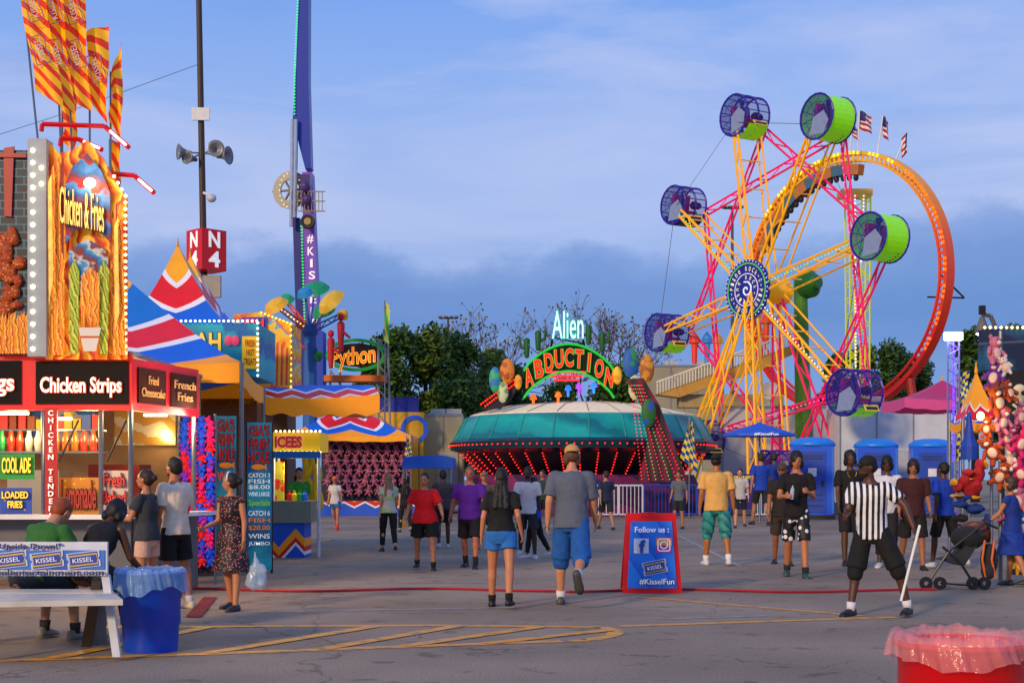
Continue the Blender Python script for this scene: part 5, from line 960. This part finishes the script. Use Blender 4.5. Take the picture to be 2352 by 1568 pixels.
def bin_(px,by,rt_,rb,h,mat,lab,bag,Y=None,drop=.16):
    p=G(px,by) if Y is None else V(((px-CX)/(F/Y),Y,0));t=thing('trash_can',lab,'trash can',p)
    b=MB();n=40;pr=[(rb,.0),(rb*1.01,.04),(rb+(rt_-rb)*.33,h*.33),(rb+(rt_-rb)*.33+.012,h*.35),(rb+(rt_-rb)*.66,h*.66),(rb+(rt_-rb)*.66+.012,h*.68),(rt_,h*.97),(rt_+.02,h*.975),(rt_+.02,h),(rt_-.02,h),(rb-.02,.1)]
    rg=[[b.bm.verts.new((r_*cos(k*2*pi/n),r_*sin(k*2*pi/n),z_)) for k in range(n)] for r_,z_ in pr]
    for q,w_ in zip(rg,rg[1:]):
        for k in range(n): b.bm.faces.new((q[k],q[(k+1)%n],w_[(k+1)%n],w_[k]))
    b.bm.faces.new(rg[-1]);b.build('barrel',mat,t,True,True)
    def g(u,v):
        a=u*2*pi;wv=sin(a*9+v*5)*.5+sin(a*23+v*4)*.35+sin(a*4+2)*.5+sin(a*41+v*9)*.25
        if v<.45: q=v/.45;r_=rt_+.045-(q*.012)+wv*.018*(1-q*.6);z_=h-drop*(1-q)*(1+.22*sin(a*3+1)+.08*sin(a*11))+.015
        elif v<.6: q=(v-.45)/.15;r_=rt_+.033-q*.07+wv*.006;z_=h+.015+.02*sin(q*pi)+.01*wv
        else: q=(v-.6)/.4;r_=rt_-.04-q*.05+wv*.014;z_=h+.015-q*.5
        return p+V((r_*cos(a),r_*sin(a),z_))
    sheet('bin_liner',g,200,30,bag,t);return t
def bagm(h,a): return mt(h,.15,a=a,v=.35,s=9,bump=1.)
bin_(346,1493,.262,.225,.665,mt('063cb0',.35,s=3,e=.06),'blue barrel trash can with clear liner beside the bench',bagm('90c0f4',.46),drop=.17)
bin_(2208,0,.248,.222,.80,mt('d80610',.35,s=3,e=.08),'red barrel trash can with pink liner in the right foreground',bagm('ffa8a8',.34),Y=5.75,drop=.09)
# ---------------------------------------------------------------- people list
W1='b87a54';W2='c8926c';BK='54341f';BK2='422818'
SIT=((82,88,6),(80,80,8))
person('seated person with red hair in green shirt, leftmost at the bench',62,1476,face=-25,skin='c88c64',top=('306a24',.6),bot=('shorts','2a2a2c',.95),hair=('short','a04418'),shoe='8a8478',sock=('2a2a2a',0),legs=SIT,arms=((55,8,60),(50,10,60)),lean=34,H=1.76,hem=.9,head=(0,14),still=True)
person('seated person in black sleeveless top leaning forward at the bench',200,1470,face=-15,skin=BK,top=('0e0e11',0),bot=('pants','111115',1.8,1.1),hair=('curly','0a0806'),shoe='b8bcc4',legs=((84,85,4),(70,60,5)),arms=((60,8,50),(55,14,40)),lean=42,H=1.72,fem=True,hem=.9,head=(10,18),still=True)
person('person in charcoal tee and pale shorts facing the stand counter',338,1405,1080,face=78,skin='c07c52',top=('34353a',.6),bot=('shorts','dcaa8e',.62,.5),hair=('bun','2a170f'),shoe='c8c8cc',fem=True,w=1.12,legs=((4,4,3),(-3,4,3)),arms=((25,8,70),(30,8,80)),hem=.88,still=True)
person('bearded person in white shirt and black shorts beside the counter',403,1398,1052,face=55,skin='b87048',top=('ecd8bc',.75),bot=('shorts','0e0e11',.88),hair=('short','120c08'),beard=True,shoe='c8b49a',sock=('c8c8c8',0),legs=((3,3,4),(-4,5,4)),arms=((4,6,20),(12,8,40)),w=1.05,still=True)
floral=spots('160c12','c04852',42,.3,'d88080')
w5=person('person in dark floral dress with white headband carrying a bag',533,1400,1086,face=150,skin='c07c52',top=(floral,.08),bot=('skirt',floral,.5),hair=('bun','150e0b'),shoe='1c2230',fem=True,w=1.1,legs=((10,4,5),(-8,6,5)),arms=((0,10,12),(6,8,70)),head=(-70,0),still=True)
b=MB()
for k in range(14):
    a,a2=-.1+k*(pi+.2)/14,-.1+(k+1)*(pi+.2)/14;b.cyl(w5[2]((.092*cos(a),.02,1.68+.1*sin(a))),w5[2]((.092*cos(a2),.02,1.68+.1*sin(a2))),.012,n=6)
b.build('headband',mt('e8e8ea'),w5[0])
person('distant person in white tee and denim shorts with orange cap',770,1217,1093,face=170,skin=W1,top=('d0cac4',.5),bot=('shorts','2468a4',.5),hair=('long','8a4a1c'),cap=('e0702a',False),shoe='c83a2a',fem=True,vox=.014,legs=((10,6),(-16,30)),sock=('c84a3a',1))
person('person in pale tie dye tee and black trousers walking away',892,1266,1085,face=15,skin=W2,top=(band([(0,'e0d080'),(.4,'e0b0bc'),(.7,'a8d098')],(3,2,3),1.5,5,const=False),.6),bot=('pants','101114',1.85,.5),hair=('long','8a7054'),shoe='2a2a2c',fem=True,vox=.012,legs=((14,6),(-12,18)))
person('dark haired person in black behind the tie dye tee',930,1222,1098,face=20,skin=W2,top=('121216',.5),bot=('pants','14161c',1.85,.5),hair=('long','120c0a'),shoe='2a2a2c',fem=True,vox=.014)
r9=person('person in red shirt and black shorts walking toward the camera',976,1308,1086,face=184,skin=W1,top=('d80814',.75),bot=('shorts','0e0e11',.8,1.4),hair=('short','24140e'),shoe='1a1a1c',sock=('1a1a1a',0),fem=True,w=1.36,legs=((10,4,5),(-10,14,5)),arms=((8,22,25),(5,24,20)))
person('person in grey tank top walking away behind the red shirt',1018,1258,1079,face=10,skin=BK,top=('3e3c40',.2),bot=('shorts','141418',.85),hair=('short','0e0a08'),shoe='c8c8cc',vox=.012)
person('person in purple polo and black shorts',1080,1304,1070,face=168,skin='b86a4c',top=('541490',.7),bot=('shorts','0e0e12',.95,1.3),hair=('short','8a5030'),shoe='1a1a1c',sock=('202020',1),w=1.28,legs=((16,8,3),(-10,12,3)),arms=((12,18,35),(0,16,30)))
person('person in dark cap half hidden behind the purple polo',1112,1262,1079,face=185,skin=W1,top=('5a4a3a',.6),bot=('shorts','222428',.9),cap=('6a6458',False),shoe='2a2a2c',vox=.013)
person('long haired person in black tee and denim shorts walking away',1151,1394,1074,face=-6,skin='c07c54',top=('0c0c0f',.7),bot=('shorts',mt('2068b4',.85,v=.35,s=14,bump=.4),.48,.8),hair=('long','0a0808'),shoe='0e0e10',sock=('0e0e10',0),fem=True,w=1.06,legs=((12,5,3),(-14,14,3)),arms=((-8,16,18),(-14,18,40)),hem=.97)
person('person in white tee and beard standing behind the couple',1212,1282,1072,face=178,skin=BK2,top=('ccc8c8',.7),bot=('shorts','22242e',.9),hair=('short','0c0908'),beard=True,shoe='c8c8cc',vox=.012)
person('person in royal blue shirt and black leggings walking left',1229,1281,1094,face=80,skin=W1,top=('0c44d0',.6),bot=('pants','0c0c10',1.9,.3),hair=('mid','3a1e14'),shoe='c8c8cc',fem=True,vox=.012,legs=((14,6),(-14,16)),arms=((10,8,70),(0,8,50)))
person('tall person in tan cap, grey tee and jean shorts walking away',1312,1390,1018,face=-3,skin='c88860',top=('586070',.85),bot=('shorts',mt('1456a4',.85,v=.35,s=12,bump=.4),1.12,1.6),hair=('mid','5a3a24'),cap=('c49858',True),shoe='4a4844',sock=('d8d8d8',0),legs=((12,3,4),(-16,55,4)),arms=((-10,12,14),(12,12,22)),w=1.08,hem=.84,head=(12,0))
person('person in tan tee, teal shorts and black cap walking away',1646,1297,1040,face=8,skin='a86834',top=('dca858',.8),bot=('shorts',band([(0,'1a7a78'),(.5,'2f9a90'),(.8,'106068')],(6,4,6),1,8,const=False),1.05,1.2),hair=('short','15100c'),cap=('101012',True),shoe='d0d2d8',sock=('e0e0e0',0),legs=((10,4,5),(-10,12,5)),arms=((-4,14,14),(4,14,16)),w=1.08,hem=.85)
person('person in black tee and star patterned shorts holding a bottle',1829,1325,1036,face=176,skin='b47048',top=('0c0c0f',.65),bot=('shorts',spots('0a0a0e','e0e0e4',11,.36),1.0,1.1),hair=('curly','0f0b0a'),shoe='2e4a48',sock=('202024',0),legs=((14,4,3),(-10,14,3)),arms=((8,12,100,.45),(10,12,95,.4)),w=.92,head=(15,0))
person('person in dark olive clothes half hidden behind the star shorts',1797,1296,1056,face=170,skin='986040',top=('221a14',.6),bot=('shorts','382e24',.9),hair=('short','120d0a'),cap=('4a3a2c',False),shoe='1a1a1c',vox=.011)
nk=person('person in black tee with gold necklace left of the referee',1952,1298,1036,face=185,skin=BK,top=('101013',.7),bot=('shorts','17171c',1.0),hair=('curly','0c0908'),shoe='1c1c1e',vox=.011,w=.95)
b=MB()
for k in range(10): a,a2=pi+k*pi/10,pi+(k+1)*pi/10;b.cyl(nk[2]((.07*cos(a),.105,1.45+.1*sin(a))),nk[2]((.07*cos(a2),.105,1.45+.1*sin(a2))),.006,n=5)
b.build('necklace',mt('d8a030',.3,m=.6),nk[0])
person('person in white tee behind the referee',2038,1302,1048,face=165,skin=BK,top=('ced2dc',.65),bot=('pants','1a1c24',1.7),hair=('curly','0d0a09'),shoe='cfd2d8',vox=.011,w=.9)
person('person in maroon tee and dark shorts right of the referee',2097,1308,1056,face=170,skin='a06846',top=('3c1416',.75),bot=('shorts','141114',1.0,1.3),hair=('curly','1c120c'),shoe='1a1a1c',vox=.011,legs=((6,4,5),(-10,22,5)),arms=((4,12,30),(4,12,40)),w=1.12)
refm=band([(0,'0a0a0d'),(.5,'e6e8ee')],(15,9,0),0,1)
rf=person('referee dressed person in black and white striped shirt with cap',2004,1413,1042,face=142,skin='54301e',top=(refm,.7),bot=('shorts','0c0c0f',1.05,1.5),hair=('short','0c0908'),cap=('101014',False),beard=True,shoe='0e0e10',sock=('d8d8dc',0),legs=((-6,6,24),(14,6,8)),arms=((6,46,6),(20,8,70,.4)),w=1.1,head=(-40,4),lean=8,still=True)
person('person in blue shirt standing behind the stroller',2170,1302,1060,face=30,skin=BK,top=('0c3cb0',.7),bot=('shorts','0c0c10',1.0),hair=('short','0c0908'),shoe='c8c8cc',vox=.011)
person('person in navy blue dress at the right edge',2325,1345,1095,face=60,skin=W1,top=('123086',.3),bot=('skirt','143898',.5),hair=('mid','3a2418'),shoe='2a2a2c',fem=True,arms=((30,8,30),(35,8,25)))
for i,(x,fy,ty,f_,lab,sk_,tp_) in enumerate(((1748,1205,1036,10,'worker in blue shirt under the open blue umbrella','b07a58','103ea8'),(1778,1202,1040,-20,'second worker in blue, right of the umbrella pole','5a3a2a','123484'),(1246,1212,1080,170,'distant person in dark green near the saucer ride fence','a87050','1a3e34'),(686,1262,1090,200,'drinks vendor in green shirt inside the yellow stand','b07a58','208a30'),(1560,1214,1082,150,'distant person in grey between the sandwich board and blue fence','a87050','5a6068'),(1392,1216,1078,20,'distant person in navy shirt near the grey barricades','b07a58','1a2440'),(1700,1212,1076,170,'distant person in white shirt below the notice board','c89070','b8b4ae'))):
    person(lab,x,fy,ty if i!=3 else None,face=f_,skin=sk_,top=(tp_,.7),bot=('shorts','1a1c24',.9),hair=('short' if i!=3 else 'long','2a1a10'),shoe='222226',vox=.014,H=1.68 if i==3 else None)
g=w5[1];Y=g.y-.05;t=thing('plastic_bag','thin translucent carrier bag with blue print beside the floral dress','bag',P(590,1355,Y));b=MB();b.ell(P(590,1322,Y),(.12,.08,.15));b.ell(P(588,1338,Y),(.13,.09,.08));b.caps(P(586,1270,Y),P(588,1300,Y),.015,.05);remesh(b.build('bag_body',mt('c8dcec',.2,a=.5,bump=.6),t,smooth=True),.012,.05,1)
b=MB();b.ell(P(590,1330,Y),(.08,.06,.07));b.build('contents',mt('2a7ab8'),t,smooth=True)
hd_=rf[3](-1);tag(MB().cyl(hd_+V((.03,-.02,.1)),V((hd_.x-.2,hd_.y-.15,.2)),.014).build('white_stick',mt('e8e4dc',e=.05)),'thin white stick held by the striped shirt person','stick')
hc=r9[3](1);t=thing('drink_cup','amber drink cup held low by the red shirted person','cup',hc);b=MB();b.rev(hc+V((0,-.03,-.06)),(0,0,1),[(0,.03),(.12,.045)],12);b.build('cup',mt('e0a040',.2,e=.05),t)
Y=G(1829,1325).y-.38;t=thing('water_bottle','clear water bottle held by the black tee person','bottle',P(1818,1144,Y));b=MB();b.rev(P(1818,1146,Y),(.1,0,1),[(0,.03),(.14,.03),(.18,.012),(.2,.012)],12);b.build('bottle',mt('b8ccd8',.1,a=.7),t)
# ---------------------------------------------------------------- finish: apply modifiers, convert lettering
dg=bpy.context.evaluated_depsgraph_get();dg.update()
for o in REM:
    ev=o.evaluated_get(dg);me=bpy.data.meshes.new_from_object(ev,depsgraph=dg);mats=[m for m in o.data.materials]
    me.materials.clear();[me.materials.append(m) for m in mats]
    for p in me.polygons:p.use_smooth=True;p.material_index=0
    o.modifiers.clear();o.data=me
for ob,c,w_,h_,mat,par,rt,upv,nr,ext,nm in TX:
    me=bpy.data.meshes.new_from_object(ob.evaluated_get(dg),depsgraph=dg)
    xs=[v.co.x for v in me.vertices];ys=[v.co.y for v in me.vertices]
    if xs:
        cx_,cy_=(max(xs)+min(xs))/2,(max(ys)+min(ys))/2;sx_=w_/max(1e-4,max(xs)-min(xs));sy_=h_/max(1e-4,max(ys)-min(ys))
        root_=par
        while root_.parent: root_=root_.parent
        iv=root_.matrix_basis.inverted()
        for v in me.vertices: v.co=iv@(c+rt*((v.co.x-cx_)*sx_)+upv*((v.co.y-cy_)*sy_)+nr*(v.co.z/.02*ext*.5))
        me.materials.clear();me.materials.append(mat);o=bpy.data.objects.new(nm,me);C.objects.link(o);o.parent=par
for ob,*_ in TX: bpy.data.objects.remove(ob)
